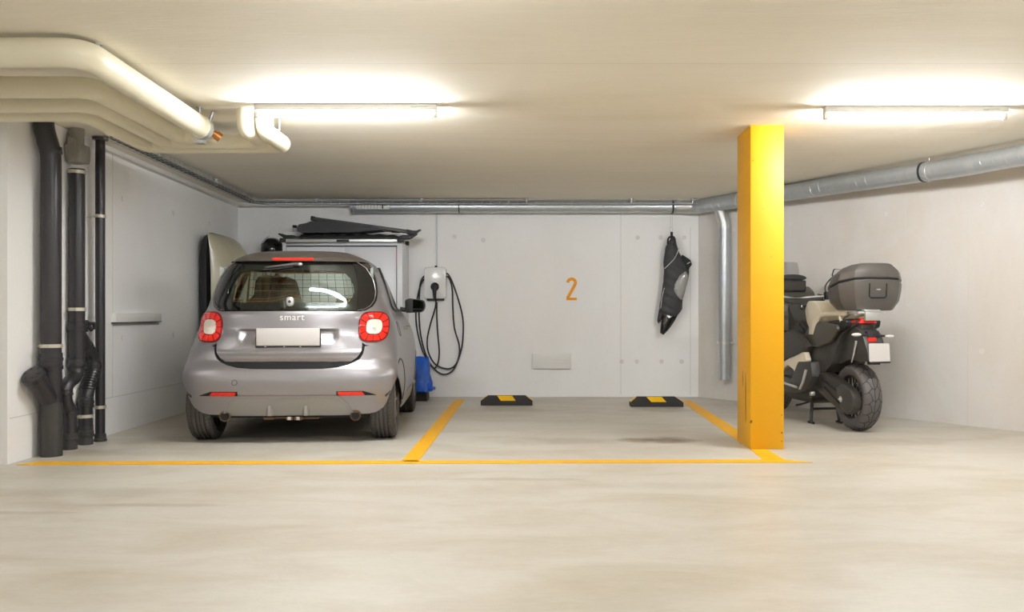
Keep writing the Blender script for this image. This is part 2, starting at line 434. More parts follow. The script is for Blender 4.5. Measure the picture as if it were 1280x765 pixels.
# shuttering joints and tie-hole plugs of the cast walls
def trim(name, pts_fn, mt): m = MB(); pts_fn(m); return struct(m.build(name, mt, smooth=40))
M['joint'] = mat('painted_joint', srgb(222,218,212), .8)
M['plug'] = mat('painted_plug', srgb(230,226,221), .6)
def joints(m):
    for px in (776,): m.box((px-658)*BY/F-.003, (px-658)*BY/F+.003, BY-.002, BY, 0.02, 2.28)
    m.box((863-658)*BY/F-.003, (863-658)*BY/F+.003, BY-.002, BY, 0.02, 2.0)
trim('trim_1', joints, M['joint'])
def plugs(m):
    for (px, py) in [(777,452),(796,452),(827,452),(852,452),(797,297),(826,297),(855,297),(568,296),(604,300),(306,460)]:
        if px < 320: continue
        p = P(px, py, BY); m.lathe([(0,.0),(.016,.0),(.02,-.004),(.024,-.001),(.026,0)], (p.x, BY-.0005, p.z), (0,1,0), 14)
    for (Z, z) in [(7.6,.78),(7.6,1.95),(8.7,.78),(8.7,1.95),(9.7,.78),(9.7,1.95),(6.9,1.9)]:
        m.lathe([(0,.0),(.016,.0),(.02,.004),(.024,.001),(.026,0)], (LX+.0005, Z, z), (1,0,0), 14)
    nn = Vector((-1, -.685, 0)).normalized()
    for Z in (10.2, 9.55, 8.62, 7.85):
        for z in (.66, 1.93):
            m.lathe([(0,.0),(.016,.0),(.02,.004),(.024,.001),(.026,0)], Vector((RW(Z), Z, z))+nn*.0005, nn, 14)
trim('trim_2', plugs, M['plug'])
def rjoint(m):
    nn = Vector((-1, -.685, 0)).normalized()
    for Z in (9.75, 8.45, 7.95):
        p = Vector((RW(Z), Z, 0)); t = Vector((.685, -1, 0)).normalized()*.003
        m.add([p-t, p+t, p+t+nn*.002, p-t+nn*.002]+[q+Vector((0,0,2.2)) for q in (p-t, p+t, p+t+nn*.002, p-t+nn*.002)], [(0,1,5,4),(1,2,6,5),(2,3,7,6),(3,0,4,7)])
    for z, Z in ((.30, 9),):
        m.box(LX, LX+.002, 5.95, BY, z-.003, z+.003); m.box(LX, LX+.002, 6.82+.6, 6.83+.6, .3, 2.3)
trim('trim_3', rjoint, M['joint'])

# pillar
pl = thing('pillar', 'square bright yellow concrete pillar between the parking bay and the motorcycle', 'pillar', (1.752, 6.78, 0))
m = MB(); m.box(-.122, .122, -.205, .205, 0, CEIL); m.build('shaft', M['pillar'], pl, bevel=.006)
m = MB()
for (y, z, h, w_) in [(-.06,.36,.32,.012),(.02,.5,.10,.006)]:
    pts = [(y-w_, z-h/2), (y-.002, z-h*.6), (y+w_*.7, z), (y+.002, z+h*.6), (y-w_, z+h*.2)]
    m.prism(pts, lambda u, v, q: (-.122-q, u, v), .0002, .0015)
for (x, z, s) in [(.08,2.25,.006),(-.105,2.1,.005),(.10,2.1,.004),(.105,.12,.006),(.105,.06,.004),(.105,.25,.004),(-.03,1.75,.003),(.03,1.4,.003),(-.118,.2,.01)]:
    m.prism([(x-s, z-s), (x+s*.6, z-s*.5), (x+s, z+s), (x-s*.3, z+s*1.4)], lambda u, v, q: (u, -.205-q, v), .0002, .0015)
m.build('scuff_mark', M['scuff'], pl, smooth=0)

# floor lines (paint films)
def quad_line(name, pts, label):
    m = MB(); m.prism(pts, lambda u, v, q: (u, v, q), 0.0002, .003); o = m.build(name, M['line'], smooth=0)
    return tag(o, label, 'floor marking')
quad_line('floor_line', [(-3.33,5.90),(1.90,6.00),(1.74,6.12),(-3.25,6.03)], 'long thin yellow line painted across the floor in front of both bays')
quad_line('floor_line', [(-.836,6.035),(-.722,6.035),(-.70,10.31),(-.815,10.31)], 'yellow floor line between the grey car and the empty bay')
quad_line('floor_line', [(1.60,6.125),(1.745,6.125),(1.745,6.56),(1.628,6.56)], 'short yellow floor line in front of the yellow pillar')
quad_line('floor_line', [(1.64,7.0),(1.775,7.0),(1.855,10.18),(1.733,10.18)], 'yellow floor line running from behind the pillar to the back wall')

# ================================================================ CEILING PIPES
def elbow_pipe(name, pts, r, er, label, cat='pipe', group=None):
    m = MB(); m.tube(round_path(pts, er, 10), r, 28); o = m.build(name, M['cream'], smooth=40)
    return tag(o, label, cat, group)
zp = 2.245
t = thing('insulated_pipe', 'thick cream insulated pipe nearest the camera, hung just below the ceiling', 'pipe', (-2.17, 5.2, 2.26))
m = MB(); m.tube(round_path([(-5.6+2.17,4.43-5.2,.01),(0,4.43-5.2,.01),(.0,6.05-5.2,-.03)], .13, 12), .073, 32); m.build('pipe_body', M['cream'], t)
m = MB(); m.tube([(0,.80,-.03),(0,.862,-.032)], .0765, 32); m.tube([(0,.862,-.032),(0,.868,-.032)],.06,24); m.build('end_ring', M['galv_light'], t)
m = MB(); m.tube(round_path([(0,.86,-.03),(.03,.93,-.04),(.07,.95,-.06)], .03), .024, 16); m.tube([(.06,.945,-.055),(.085,.96,-.075)], .031, 16); m.build('copper_stub', M['copper'], t)
m = MB(); m.tube([(.0,.92,-.04),(.05,.92,.095)], .012, 10); m.box(-.06,.0,.86,.93,-.125,-.095); m.tube([(-.03,.9,-.125),(-.03,.9,.10)], .006, 8); m.build('valve', M['galv_light'], t)
m = MB()
for (x, y) in [(0,-.62),(-.0,.80)]:
    m.lathe([(0,-.04),(.006,-.04),(.006,-.006),(.022,-.006),(.022,0),(0,0)], (x, y, .1), (0,0,1), 12)
m.split('hanger_rod', M['galv_light'], t)
def runpipe(name, pts, r, er, label):
    m = MB(); m.tube(round_path(pts, er, 10), r, 28); return tag(m.build(name, M['cream']), label, 'pipe')
runpipe('insulated_pipe', [(-5.6,5.03,2.25),(-2.42,5.03,2.25),(-2.42,6.30,2.235),(-2.31,6.36,2.235),(-2.31,6.36,ceil_z(6.4))], .06, .12, 'cream insulated pipe second from the camera, tucked up beside the thick one')
runpipe('insulated_pipe', [(-5.6,5.40,zp),(-2.585,5.40,zp),(-2.585,6.50,2.225),(-1.885,6.50,2.225),(-1.885,6.06,2.225),(-1.885,6.06,CEIL)], .055, .12, 'cream insulated pipe that turns up into the ceiling just left of the lamp')
runpipe('insulated_pipe', [(-5.6,5.64,zp),(-2.77,5.64,zp),(-2.77,6.63,2.22),(-1.765,6.63,2.22),(-1.765,6.09,2.22),(-1.765,6.09,CEIL)], .058, .12, 'cream insulated pipe nearest the back wall, crossing low and rising beside the lamp')
m = MB(); m.tube([(-1.73,6.33,2.27),(-1.73,6.33,CEIL)], .005, 8); m.lathe([(0,0),(.018,0),(.018,-.005),(0,-.005)], (-1.73,6.33,CEIL), (0,0,1), 12)
m.tube([(-1.73,6.33,2.275),(-1.80,6.33,2.275)], .006, 8)
tag(m.build('hanger_rod', M['galv_light']), 'thin metal hanger rod beside the pipe bend, just behind the lamp', 'hanger')

# ================================================================ BLACK DRAIN PIPES ON THE LEFT WALL
def collar(m, c, r, h, ax=(0,0,1)):
    m.lathe([(r-.006,0),(r+.008,0),(r+.010,.006),(r+.010,h*.35),(r+.006,h*.4),(r+.006,h-.004),(r-.006,h)], c, ax, 28)
def clampring(name, c, r, parent, wall=True):
    m = MB(); m.lathe([(r+.002,-.012),(r+.007,-.012),(r+.007,.012),(r+.002,.012)], c, (0,0,1), 28, closed=True)
    m.box(c[0]-.012, c[0]+.012, c[1]-r-.028, c[1]-r, c[2]-.011, c[2]+.011)
    if wall: m.tube([(c[0]-r, c[1], c[2]), (LX-parent.location.x+.001, c[1], c[2])], .006, 8)
    return m.build(name, M['clamp'], parent)
# A: thick pipe with a capped branch
ax, ay, r = -3.302, 6.28, .071
A = thing('drain_pipe', 'thickest black drain pipe with a capped slanted branch, left of the three', 'pipe', (ax, ay, 0))
m = MB(); m.tube([(0,0,.66),(0,0,1.985),(0,0,2.03)], .067, 32); m.tube(round_path([(0,0,1.98),(0,0,2.10),(-.02,-.06,2.27),(-.02,-.06,CEIL)], .06), .067, 28)
collar(m, (0,0,2.10), .064, .05); m.build('riser', M['black_pipe'], A)
m = MB(); m.tube([(0,0,0),(0,0,.37)], .073, 32); m.build('base_sleeve', M['black_pipe_rough'], A)
m = MB(); m.tube([(0,0,.36),(0,0,.68)], .070, 32); collar(m, (0,0,.60), .068, .07); collar(m, (0,0,.66), .068, .06); m.tube([(0,0,.37),(-.01,-.17,.55)], .062, 28); m.build('branch_fitting', M['black_pipe'], A)
d = Vector((-.05,-.20,.215)).normalized(); q = Vector((-.012,-.15,.53))
m = MB(); m.tube([q, q+d*.05], .066, 28); m.lathe([(.0,.08),(.05,.08),(.068,.076),(.078,.066),(.078,.03),(.07,.02),(.06,.02)], q, d, 32)
for k in range(6):
    a = k*PI/3; u = d.orthogonal().normalized(); w2 = d.cross(u); c = q+d*.081+(u*math.cos(a)+w2*math.sin(a))*.04
    m.tube([c, c+(u*math.cos(a)+w2*math.sin(a))*.018], .004, 6)
m.build('end_cap', M['black_pipe'], A)
clampring('pipe_clamp', (0,0,.765), .067, A, True)
# B/C: main riser with a Y and two S-bends down to the floor
B = thing('drain_pipe', 'middle black drain pipe that splits into two bent legs near the floor', 'pipe', (-3.33, 6.70, 0))
m = MB(); m.tube([(0,0,.92),(0,0,2.06)], .055, 28); m.build('riser', M['black_pipe'], B)
m = MB(); m.tube([(0,0,.60),(0,0,.94)], .058, 28); collar(m, (0,0,.86), .058, .06); collar(m, (0,0,.60), .058, .06)
m.tube(round_path([(0,0,.86),(.0,.13,.74),(.0,.17,.70)], .03), .05, 24); collar(m, (.0,.12,.745), .05, .05, (.0,.6,-.7)); m.build('branch_fitting', M['black_pipe'], B)
yb = 6.59-6.70
m = MB(); m.tube(round_path([(0,0,.66),(0,0,.53),(0.0,yb-.06,.47),(0.0,yb-.07,.36),(0,yb,.28),(0,yb,.10)], .07), .049, 28)
collar(m, (0,yb-.068,.40), .047, .04); collar(m, (0,yb,.245), .049, .05); m.build('bent_leg', M['black_pipe'], B)
m = MB(); m.tube([(0,yb,0),(0,yb,.12)], .053, 28); collar(m, (0,yb,.07), .05, .05); m.build('base_sleeve', M['black_pipe_rough'], B)
yc = 6.83-6.70
m = MB(); pth = round_path([(0,.14,.735),(0,yc+.12,.66),(0,yc+.13,.55),(0,yc+.02,.40),(0,yc,.30),(0,yc,.10)], .08); m.tube(pth, .050, 28)
for k in range(8): p_ = Vector((0,yc+.115-.014*k,.535-.018*k)); m.lathe([(.049,-.004),(.055,-.002),(.055,.002),(.049,.004)], p_, (0,.5,.8), 24)
collar(m, (0,yc+.125,.57), .05, .05); collar(m, (0,yc,.31), .05, .05); collar(m, (0,yc,.28), .05, .04); m.build('ribbed_leg', M['black_pipe'], B)
m = MB(); m.tube([(0,yc,0),(0,yc,.14)], .052, 28); collar(m, (0,yc,.06), .052, .05); m.build('base_sleeve', M['black_pipe_rough'], B)
m = MB(); m.tube([(.02,.10,.93),(.03,.16,.86)], .016, 10); m.box(.0,.045,.10,.19,.90,.925); m.box(0,.04,.05,.09,.85,.94); m.tube([(.03,.19,.91),(.03,.21,.87)], .012, 8); m.build('fitting_bracket', M['black_pipe'], B, bevel=.003)
clampring('pipe_clamp', (0,0,2.035), .056, B); clampring('pipe_clamp', (0,0,1.02), .056, B); clampring('pipe_clamp', (0,yc,.215), .051, B)
m = MB()
m.loft([[Vector((x*s+dx, y*s, z)) for x, y in [(-.055,-.07),(0,-.082),(.07,-.07),(.078,0),(.07,.075),(0,.078),(-.055,.075),(-.062,0)]] for z, s, dx in [(2.10,.85,0),(2.13,.92,.0),(2.2,.98,-.005),(2.235,.94,-.005)]])
m.box(-.03,.025,-.072,-.064,2.2,2.28); m.tube([(.03,-.05,2.2),(.03,-.05,2.27)], .028, 12); m.tube([(-.03,-.05,2.2),(-.03,-.05,2.29)], .02, 10); m.tube([(0,0,2.22),(0,0,ceil_z(6.7))], .05, 20)
m.build('fire_collar', M['tape'], B, bevel=.004)
# D: thin pipe
D = thing('drain_pipe', 'thinnest black drain pipe, rightmost of the three, running straight up', 'pipe', (-3.30, 7.0, 0))
m = MB(); m.tube([(0,0,.0),(0,0,2.335)], .036, 24); m.build('riser', M['black_pipe'], D)
m = MB(); collar(m, (0,0,0), .037, .06); collar(m, (0,0,.0), .040, .02); m.build('base_sleeve', M['black_pipe_rough'], D)
m = MB(); m.lathe([(.03,0),(.058,0),(.058,.02),(.03,.02)], (0,0,2.33), (0,0,1), 28, closed=True); m.build('top_flange', M['black_pipe'], D)
clampring('pipe_clamp', (0,0,1.74), .036, D); clampring('pipe_clamp', (0,0,.265), .038, D)

# ================================================================ CABLE TRAY
def tray_run(m, pts, wd, ht, pitch=.10, r=.0022):
    for off in (-wd/2, -wd/4, 0, wd/4, wd/2):
        m.tube([Vector(p)+q*off for p, q in pts], r, 6)
    for off in (-wd/2, wd/2):
        m.tube([Vector(p)+q*off+Vector((0,0,ht)) for p, q in pts], r, 6)
    for (p, q), (p2, q2) in zip(pts[:-1], pts[1:]):
        p = Vector(p); p2 = Vector(p2); L = (p2-p).length; n = max(1, int(L/pitch))
        for k in range(n):
            c = p.lerp(p2, k/n); qq = q.lerp(q2, k/n)
            m.tube([c-qq*wd/2+Vector((0,0,ht)), c-qq*wd/2, c+qq*wd/2, c+qq*wd/2+Vector((0,0,ht))], r, 5)
T = thing('cable_tray', 'wire basket cable tray running under the ceiling along the left and back walls', 'cable tray', (0,0,0))
xl = -3.09; yb_ = 10.33
qx = Vector((1,0,0)); qy = Vector((0,-1,0)); qd = Vector((1,-1,0)).normalized()
tz = lambda y: ceil_z(y)-.062
pts = [((xl,6.75,tz(6.75)),qx),((xl,8.5,tz(8.5)),qx),((xl,10.22,tz(10.22)),qx),((xl+.11,yb_,tz(yb_)),qd),((0,yb_,tz(yb_)),qy),((1.95,yb_,tz(yb_)),qy)]
m = MB(); tray_run(m, pts, .13, .04); m.build('wire_basket', M['galv'], T)
m = MB(); M['cable'] = mat('grey_cable', srgb(96,94,92), .6)
for k, (o, h) in enumerate([(-.04,.008),(-.02,.010),(.0,.007),(.03,.009),(.01,.018)]):
    m.tube([Vector(p)+q*(o+.008*math.sin(i*1.3+k))+Vector((0,0,h)) for i, (p, q) in enumerate(pts[:-1])], .006, 8)
m.build('cable', M['cable'], T)
m = MB()
for (x, y) in [(-2.4,yb_),(-1.2,yb_),(0,yb_),(1.2,yb_),(1.9,yb_),(xl,7.6),(xl,9.0)]:
    m.lathe([(0,0),(.012,0),(.012,.055),(.03,.055),(.03,.0615),(0,.0615)], (x, y, tz(y)), (0,0,1), 12)
m.split('tray_bracket', M['galv'], T)

# ================================================================ VENTILATION DUCTS
def duct_mb(m, pts, r, pitch=.11, tilt=.10):
    m.tube(pts, r, 36)
    P_ = [Vector(p) for p in pts]
    for a, b in zip(P_[:-1], P_[1:]):
        L = (b-a).length
        if L < .25: continue
        t_ = (b-a).normalized(); u = t_.orthogonal().normalized(); v = t_.cross(u)
        N_ = int(L/pitch*18); pp = [a+t_*(L*i/N_)+(u*math.cos(i*2*PI/18)+v*math.sin(i*2*PI/18))*(r+.0005) for i in range(N_+1)]
        m.tube(pp, .0022, 4)
DZ = 2.222
dk = thing('ventilation_duct', 'round galvanised spiral duct running along the back wall and down the right wall', 'duct', (0,0,0))
m = MB(); duct_mb(m, [(-2.03,10.50,DZ),(1.80,10.50,DZ)], .072); m.build('back_run', M['galv'], dk)
s0 = Vector((1.98,10.46,DZ)); s1 = Vector((3.588,7.70,DZ)); s2 = Vector((3.68,7.50,DZ)); s3 = Vector((3.96,7.08,DZ+.025)); s4 = Vector((4.62,5.6,DZ+.03))
dirR = (s1-s0).normalized()
m = MB(); m.tube([(1.74,10.50,DZ),(1.9,10.49,DZ),s0,s0+dirR*.1], [.074,.078,.086,.086], 32); m.build('elbow', M['galv_light'], dk)
m = MB(); duct_mb(m, [s0, s1], .084); m.build('side_run', M['galv'], dk)
m = MB(); m.tube(spline([s1-dirR*.02, s1.lerp(s2,.6), s2, s3.lerp(s2,.8)], 5), .087, 32); m.build('elbow', M['galv'], dk)
m = MB(); duct_mb(m, [s2.lerp(s3,.1), s4], .084); m.build('front_run', M['galv'], dk)
m = MB(); m.lathe([(.0,-.01),(.066,-.01),(.078,-.006),(.078,.012),(.074,.014),(.079,.018),(.079,.03),(.073,.034)], (-2.03,10.50,DZ), (1,0,0), 36); m.build('end_cap', M['galv'], dk)
M['dark_band'] = mat('dark_rubber_band', srgb(52,52,54), .5)
m = MB()
for x in (-.78, 1.70): m.lathe([(.071,-.006),(.078,-.006),(.078,.006),(.071,.006)], (x,10.50,DZ), (1,0,0), 32, closed=True)
m.split('band_clamp', M['dark_band'], dk)
def bandc(c, ax_, r, hang=True):
    m = MB(); m.lathe([(r,-.014),(r+.007,-.014),(r+.007,.014),(r,.014)], c, ax_, 32, closed=True)
    if hang: m.tube([c+Vector((0,0,r)), Vector((c.x, c.y, ceil_z(c.y)))], .005, 8)
    return m.build('band_clamp', M['galv_light'], dk)
bandc(s1.lerp(s0, .055), dirR, .084); bandc(s0.lerp(s1,.22), dirR, .084)
m = MB(); p_ = s1.lerp(s0, .062); m.lathe([(.084,-.01),(.089,-.01),(.089,.01),(.084,.01)], p_-dirR*.03, dirR, 32, closed=True); m.build('rubber_gasket', M['dark_band'], dk)
# label wrapped on the duct
def on_duct(u, v): a = math.radians(-115+v*100); return Vector((u, 10.50+math.cos(a)*.0745, DZ+.0-math.sin(a)*.0745)) if False else Vector((u, 10.50-math.cos(v)*.0738, DZ+math.sin(v)*.0738))
sheet('label_sticker', [(-1.96,-.5),(-1.58,-.5),(-1.58,.42),(-1.96,.42)], on_duct, M['white_enamel'], dk, step=(.2,.08), thick=.0008)
m = MB()
for k in range(9):
    x = -1.94+k*.037; pts_ = [Vector((x, 10.50-math.cos(a)*.0746, DZ+math.sin(a)*.0746)) for a in [-.4+i*.1 for i in range(0,8)]]
    m.tube(pts_, .0014, 4)
for k in range(3):
    pts_ = [Vector((-1.66+k*.02, 10.50-math.cos(a)*.075, DZ+math.sin(a)*.075)) for a in ([.1,.2,.3,.36] if k else [-.4,-.2,.0,.2,.36])]
    m.tube(pts_, .006, 4)
m.split('barcode_bar', M['void'], dk)
# branch duct going down
vx, vy = 2.232, 10.20
br = thing('branch_duct', 'narrow vertical galvanised duct hanging down the right wall beside the pillar', 'duct', (vx, vy, .233))
top = s0.lerp(s1, .08)-Vector((vx, vy, .233))-Vector((0,0,.086))
m = MB(); duct_mb(m, [(0,0,0),(0,0,1.73)], .064, pitch=.14); m.tube([(0,0,0),(0,0,.02)], .066, 32); m.build('down_run', M['galv'], br)
m = MB(); m.tube([(0,0,1.71),(0,0,1.76),(-.045,.02,1.93)], .066, 32); m.build('elbow', M['galv_light'], br)
m = MB(); m.lathe([(.064,-.012),(.071,-.012),(.071,.012),(.064,.012)], (0,0,.42), (0,0,1), 32, closed=True)
nn = Vector((1,.685,0)).normalized(); m.tube([Vector((0,0,.42))+nn*.06, Vector((0,0,.42))+nn*.086], .008, 8); m.box(.055,.085,-.075,-.05,.408,.432); m.box(-.085,-.055,-.02,.01,.408,.432)
m.build('band_clamp', M['galv_light'], br)

# ================================================================ FLUORESCENT LAMPS
def lamp(x0, x1, y, label, group=None, glow='tube'):
    L = x1-x0; t = thing('fluorescent_lamp', label, 'lamp', ((x0+x1)/2, y, CEIL), 0, group)
    m = MB(); m.box(-L/2, L/2, -.032, .032, -.042, 0); m.build('housing', M['batten'], t, bevel=.005)
    m = MB()
    for s in (-1, 1): m.box(s*(L/2-.012)-.012, s*(L/2-.012)+.012, -.016, .016, -.082, -.038)
    m.split('lamp_holder', M['batten'], t, bevel=.003)
    m = MB(); m.tube([(-L/2+.03,0,-.064),(L/2-.03,0,-.064)], .0165, 20); m.build('tube', M[glow], t)
    m = MB(); m.prism([(L/2-.17,-.021),(L/2-.06,-.021),(L/2-.06,-.0185),(L/2-.17,-.0185)], lambda u, v, q: (u, -.032-q, v), .0001, .0008)
    m.prism([(L/2-.165,-.026),(L/2-.13,-.026),(L/2-.13,-.0245),(L/2-.165,-.0245)], lambda u, v, q: (u, -.032-q, v), .0001, .0008)
    m.build('print', M['green'], t, smooth=0)
    return t
lamp(-1.78, -.586, 5.93, 'lit fluorescent batten on the ceiling above the grey car, beside the cream pipes')
lamp(1.974, 3.185, 6.0, 'lit fluorescent batten on the ceiling right of the yellow pillar')
i = 0
for y in (3.25, -.6, -4.0):  # unseen battens added to even out the light: one row overhead, two behind
    for x in ((-.5, 2.9) if y > 3 else (-5.2, -1.8, 1.6)):
        
        lamp(x-.6, x+.6, y, 'added fluorescent batten out of view, filling in light', 'added fill battens out of view', 'tube_fill_near' if y > 3 else 'tube_fill')
lamp(-5.4, -4.2, 3.9, 'added fluorescent batten beyond the left frame edge, filling in light', 'added fill battens out of view', 'tube_fill')  # one more unseen batten added as fill from the left

# ================================================================ WALL FITTINGS
# painted number 2 (one stroke)
c = P(714.5, 361.5, BY)
def stroke(pts, wd):
    Ls = []; Rs = []; n = len(pts)
    for i in range(n):
        a = Vector(pts[max(i-1,0)]); b = Vector(pts[min(i+1,n-1)]); t_ = (b-a).normalized(); nr = Vector((-t_.y, t_.x))
        Ls.append(Vector(pts[i])+nr*wd/2); Rs.append(Vector(pts[i])-nr*wd/2)
    return Ls, Rs
pts = [(-.045,.085)]
pts = [(.0+.045*math.cos(a), .075+.045*math.sin(a)) for a in [math.radians(d) for d in range(175, -25, -12)]]
pts += [(.030,.035),(-.048,-.105)]
Ls, Rs = stroke(pts, .036); m = MB(); n = len(Ls)
vs = [(p.x, -.0004, p.y) for p in Ls]+[(p.x, -.0004, p.y) for p in Rs]+[(p.x, -.003, p.y) for p in Ls]+[(p.x, -.003, p.y) for p in Rs]
fs = []
for i in range(n-1):
    fs += [(i,i+1,n+i+1,n+i),(2*n+i,3*n+i,3*n+i+1,2*n+i+1),(i,2*n+i,2*n+i+1,i+1),(n+i,n+i+1,3*n+i+1,3*n+i)]
m.add(vs, fs); m.box(-.062,.060,-.003,-.0004,-.130,-.100)
o = m.build('painted_number', M['orange'], smooth=0); o.location = (c.x, BY, c.z); tag(o, 'orange number 2 painted on the back wall', 'number')
# vent plate on the back wall
vt = thing('wall_vent', 'flat white rectangular cover plate low on the back wall under the number', 'wall vent', (.296, BY, .425))
m = MB(); m.box(-.222,.222,-.045,0,-.09,.09); m.build('cover', M['white_enamel'], vt, bevel=.004)
m = MB()
for z in (-.03, .01): m.box(.01,.21,-.047,-.0445,z-.0015,z+.0015)
m.build('groove', M['joint'], vt, smooth=0)
# white panel on the left wall
va = thing('wall_vent', 'long narrow white cover plate on the left wall beside the drain pipes', 'wall vent', (LX, 7.85, 1.0))
m = MB(); m.box(0,.04,-.45,.48,-.085,-.01); m.build('cover', M['white_enamel'], va, bevel=.004)
m = MB(); m.box(0,.0405,-.45,.48,-.092,-.0855); m.build('lower_edge', M['dark_band'], va, smooth=0)
# EV charger
ch = thing('charging_station', 'white wall charger for electric cars with its plug parked in the front', 'charger', (-1.068, BY, 1.34))
m = MB(); pts = rpoly([(-.128,-.185),(.128,-.185),(.128,.185),(-.128,.185)], .045, 6)
m.loft([[Vector((x*s, y, z*s)) for x, z in pts] for y, s in [(0,.97),(-.02,1),(-.085,1),(-.105,.97),(-.112,.90)]]); m.build('housing', M['white_plastic'], ch)
m = MB(); pz = -.115
m.lathe([(.0,-.118),(.030,-.118),(.044,-.124),(.050,-.118),(.050,-.100)], (0,0,-.095+.05), (0,1,0), 28); m.build('socket_ring', M['black'], ch)
m = MB(); m.tube([(0,-.112,-.045),(0,-.15,-.055),(0,-.165,-.09),(0,-.15,-.15),(0,-.13,-.20)], [.032,.03,.024,.02,.016], 16); m.build('plug', M['black'], ch)
m = MB(); m.lathe([(0,-.113),(.006,-.1135),(.009,-.113)], (0,0,.04), (0,1,0), 12); m.prism([(-.012,.035),(.012,.035),(.008,.05),(-.008,.05)], lambda u, v, q: (u, -.1125-q, v), 0, .001); m.build('badge', M['joint'], ch)
m = MB(); m.tube([(.005,-.02,.18),(.005,-.02,.205)], .016, 16); m.build('cable_gland', M['black'], ch)
m = MB(); m.tube([(.012,-.013,.20),(.012,-.013,.812)], .0085, 10); m.build('conduit', M['galv'], ch)
m = MB(); m.box(-.10,.10,-.06,-.0,-.205,-.18); m.build('hook', M['black'], ch, bevel=.006)
Zc = BY
def cw(px, py, off): p = P(px, py, BY-off); return (p.x+1.068, -off, p.z-1.34)
m = MB()
path = [cw(545,374,.14), cw(544,385,.10), cw(538,405,.06), cw(534,425,.05), cw(536,442,.05), cw(545,456,.05), cw(560,461,.05), cw(570,455,.05), cw(577,435,.045), cw(579,412,.045), cw(578,395,.045), cw(573,375,.045), cw(565,352,.05), cw(559,342,.05), cw(552,344,.04), cw(540,344,.04), cw(532,344,.05), cw(526,352,.055), cw(524,372,.045), cw(524,400,.045), cw(527,425,.045), cw(535,450,.05), cw(546,464,.055), cw(556,468,.06), cw(566,463,.06), cw(573,448,.055), cw(574,432,.05), cw(568,410,.05), cw(566,385,.05), cw(565,360,.05), cw(560,346,.06), cw(552,348,.06), cw(540,348,.06), cw(530,349,.07), cw(524,362,.06), cw(520,385,.055), cw(521,410,.05), cw(527,435,.06), cw(534,450,.065), cw(542,460,.07), cw(547,455,.065), cw(549,440,.06), cw(547,415,.06), cw(546,395,.05), cw(546,378,.02)]
m.tube(spline(path, 6), .0095, 10); m.build('charging_cable', M['black'], ch)

# ================================================================ CABINET AND WHAT LIES ON IT
CZ = 10.08; cx0, cx1 = (353-658)*CZ/F, (503-658)*CZ/F; ct = 1.772
cb = thing('storage_cabinet', 'tall white two-door metal cabinet behind the grey car', 'cabinet', ((cx0+cx1)/2, CZ, 0))
hw = (cx1-cx0)/2
M['cab'] = mat('white_cabinet_laminate', srgb(232,233,238), .35)
m = MB(); m.box(-hw, hw, .02, .54, 0.04, ct); m.build('body', M['cab'], cb, bevel=.004)
m = MB(); m.box(-hw, -hw+.04, 0, .02, .05, ct); m.box(hw-.06, hw, 0, .02, .05, ct); m.box(-hw+.04, hw-.06, 0, .02, ct-.03, ct); m.box(-hw+.04, hw-.06, 0, .02, .05, .09); m.build('front_frame', M['cab'], cb, bevel=.003)
m = MB(); m.box(-hw+.045, -.005+.03, .006, .018, .095, ct-.045); m.build('door', M['cab'], cb, bevel=.003)
m = MB(); m.box(.033, hw-.068, .003, .018, .095, ct-.045); m.build('door', M['cab'], cb, bevel=.003)
m = MB(); m.box(-hw+.04, hw-.06, .0, .02, ct-.044, ct-.031); m.box(hw-.068, hw-.06, .0, .019, .09, ct-.03); m.build('door_gap', M['dark_band'], cb, smooth=0)
m = MB(); m.box(hw-.066, hw-.061, -.004, .0, 1.50, 1.72); m.build('red_seal', mat('red_strip', srgb(200,70,60), .5), cb, smooth=0)
m = MB(); m.box(-hw+.02, hw-.02, .05, .5, 0, .045); m.build('plinth', M['dark_band'], cb)
def C_(px, py, Z=10.05): return P(px, py, Z)
# folded table lying on the cabinet
ft = thing('folding_table', 'folded aluminium camping table lying flat on top of the white cabinet', 'folding table', (-2.03, 10.28, ct+.001))
hx = .70
m = MB(); m.box(-hx+.03, hx-.07, -.28, .22, .0, .036); m.build('tabletop', M['galv_light'], ft, bevel=.004)
m = MB()
for sx in (-hx+.0, hx-.10):
    m.box(sx, sx+.07, -.29, -.22, -.0005, .045); m.box(sx, sx+.07, .17, .23, -.0005, .045)
m.box(-.07, .07, -.292, -.278, .0, .028)
m.split('corner_cap', M['black'], ft, bevel=.006)
def bar_thing(name, pts, r, mt, label, cat, flat=None, extra=None):
    o = [Vector(p) for p in pts]; base = o[0].copy(); t = thing(name, label, cat, base)
    m = MB(); m.tube(spline([p-base for p in o], 6), r, 14, flat=flat); m.build('bar', mt, t)
    return t, base
zt = ct+.001+.037
# lower roof bar with curved feet
def roofbar(y, z, xL, xR, label, tilt=0):
    t = thing('roof_bar', label, 'roof bar', ((xL+xR)/2, y, z)); h = (xR-xL)/2
    m = MB(); m.tube(spline([(-h,0,.055),(-h+.06,0,.02),(-h+.16,0,.022),(0,0,.028+tilt),(h-.16,0,.022),(h-.06,0,.02),(h,0,.055)], 6), .017, 12); m.build('bar', M['black'], t)
    for s in (-1, 1):
        m = MB()
        m.loft([[Vector((s*x, yy, zz)) for yy, zz in ((-.03,z0),(.03,z0),(.03,z1),(-.03,z1))] for x, z0, z1 in [(h-.20,.0,.03),(h-.13,.0,.05),(h-.06,.004,.05),(h-.01,.03,.065),(h+.03,.055,.072)]])
        m.build('bar_foot', M['black'], t, bevel=.004)
    return t
roofbar(10.12, zt, -2.74, -1.25, 'curved black roof bar lowest in the pile on the cabinet, front edge')
roofbar(10.36, zt, -2.72, -1.42, 'black roof bar behind the front one in the pile on the cabinet')
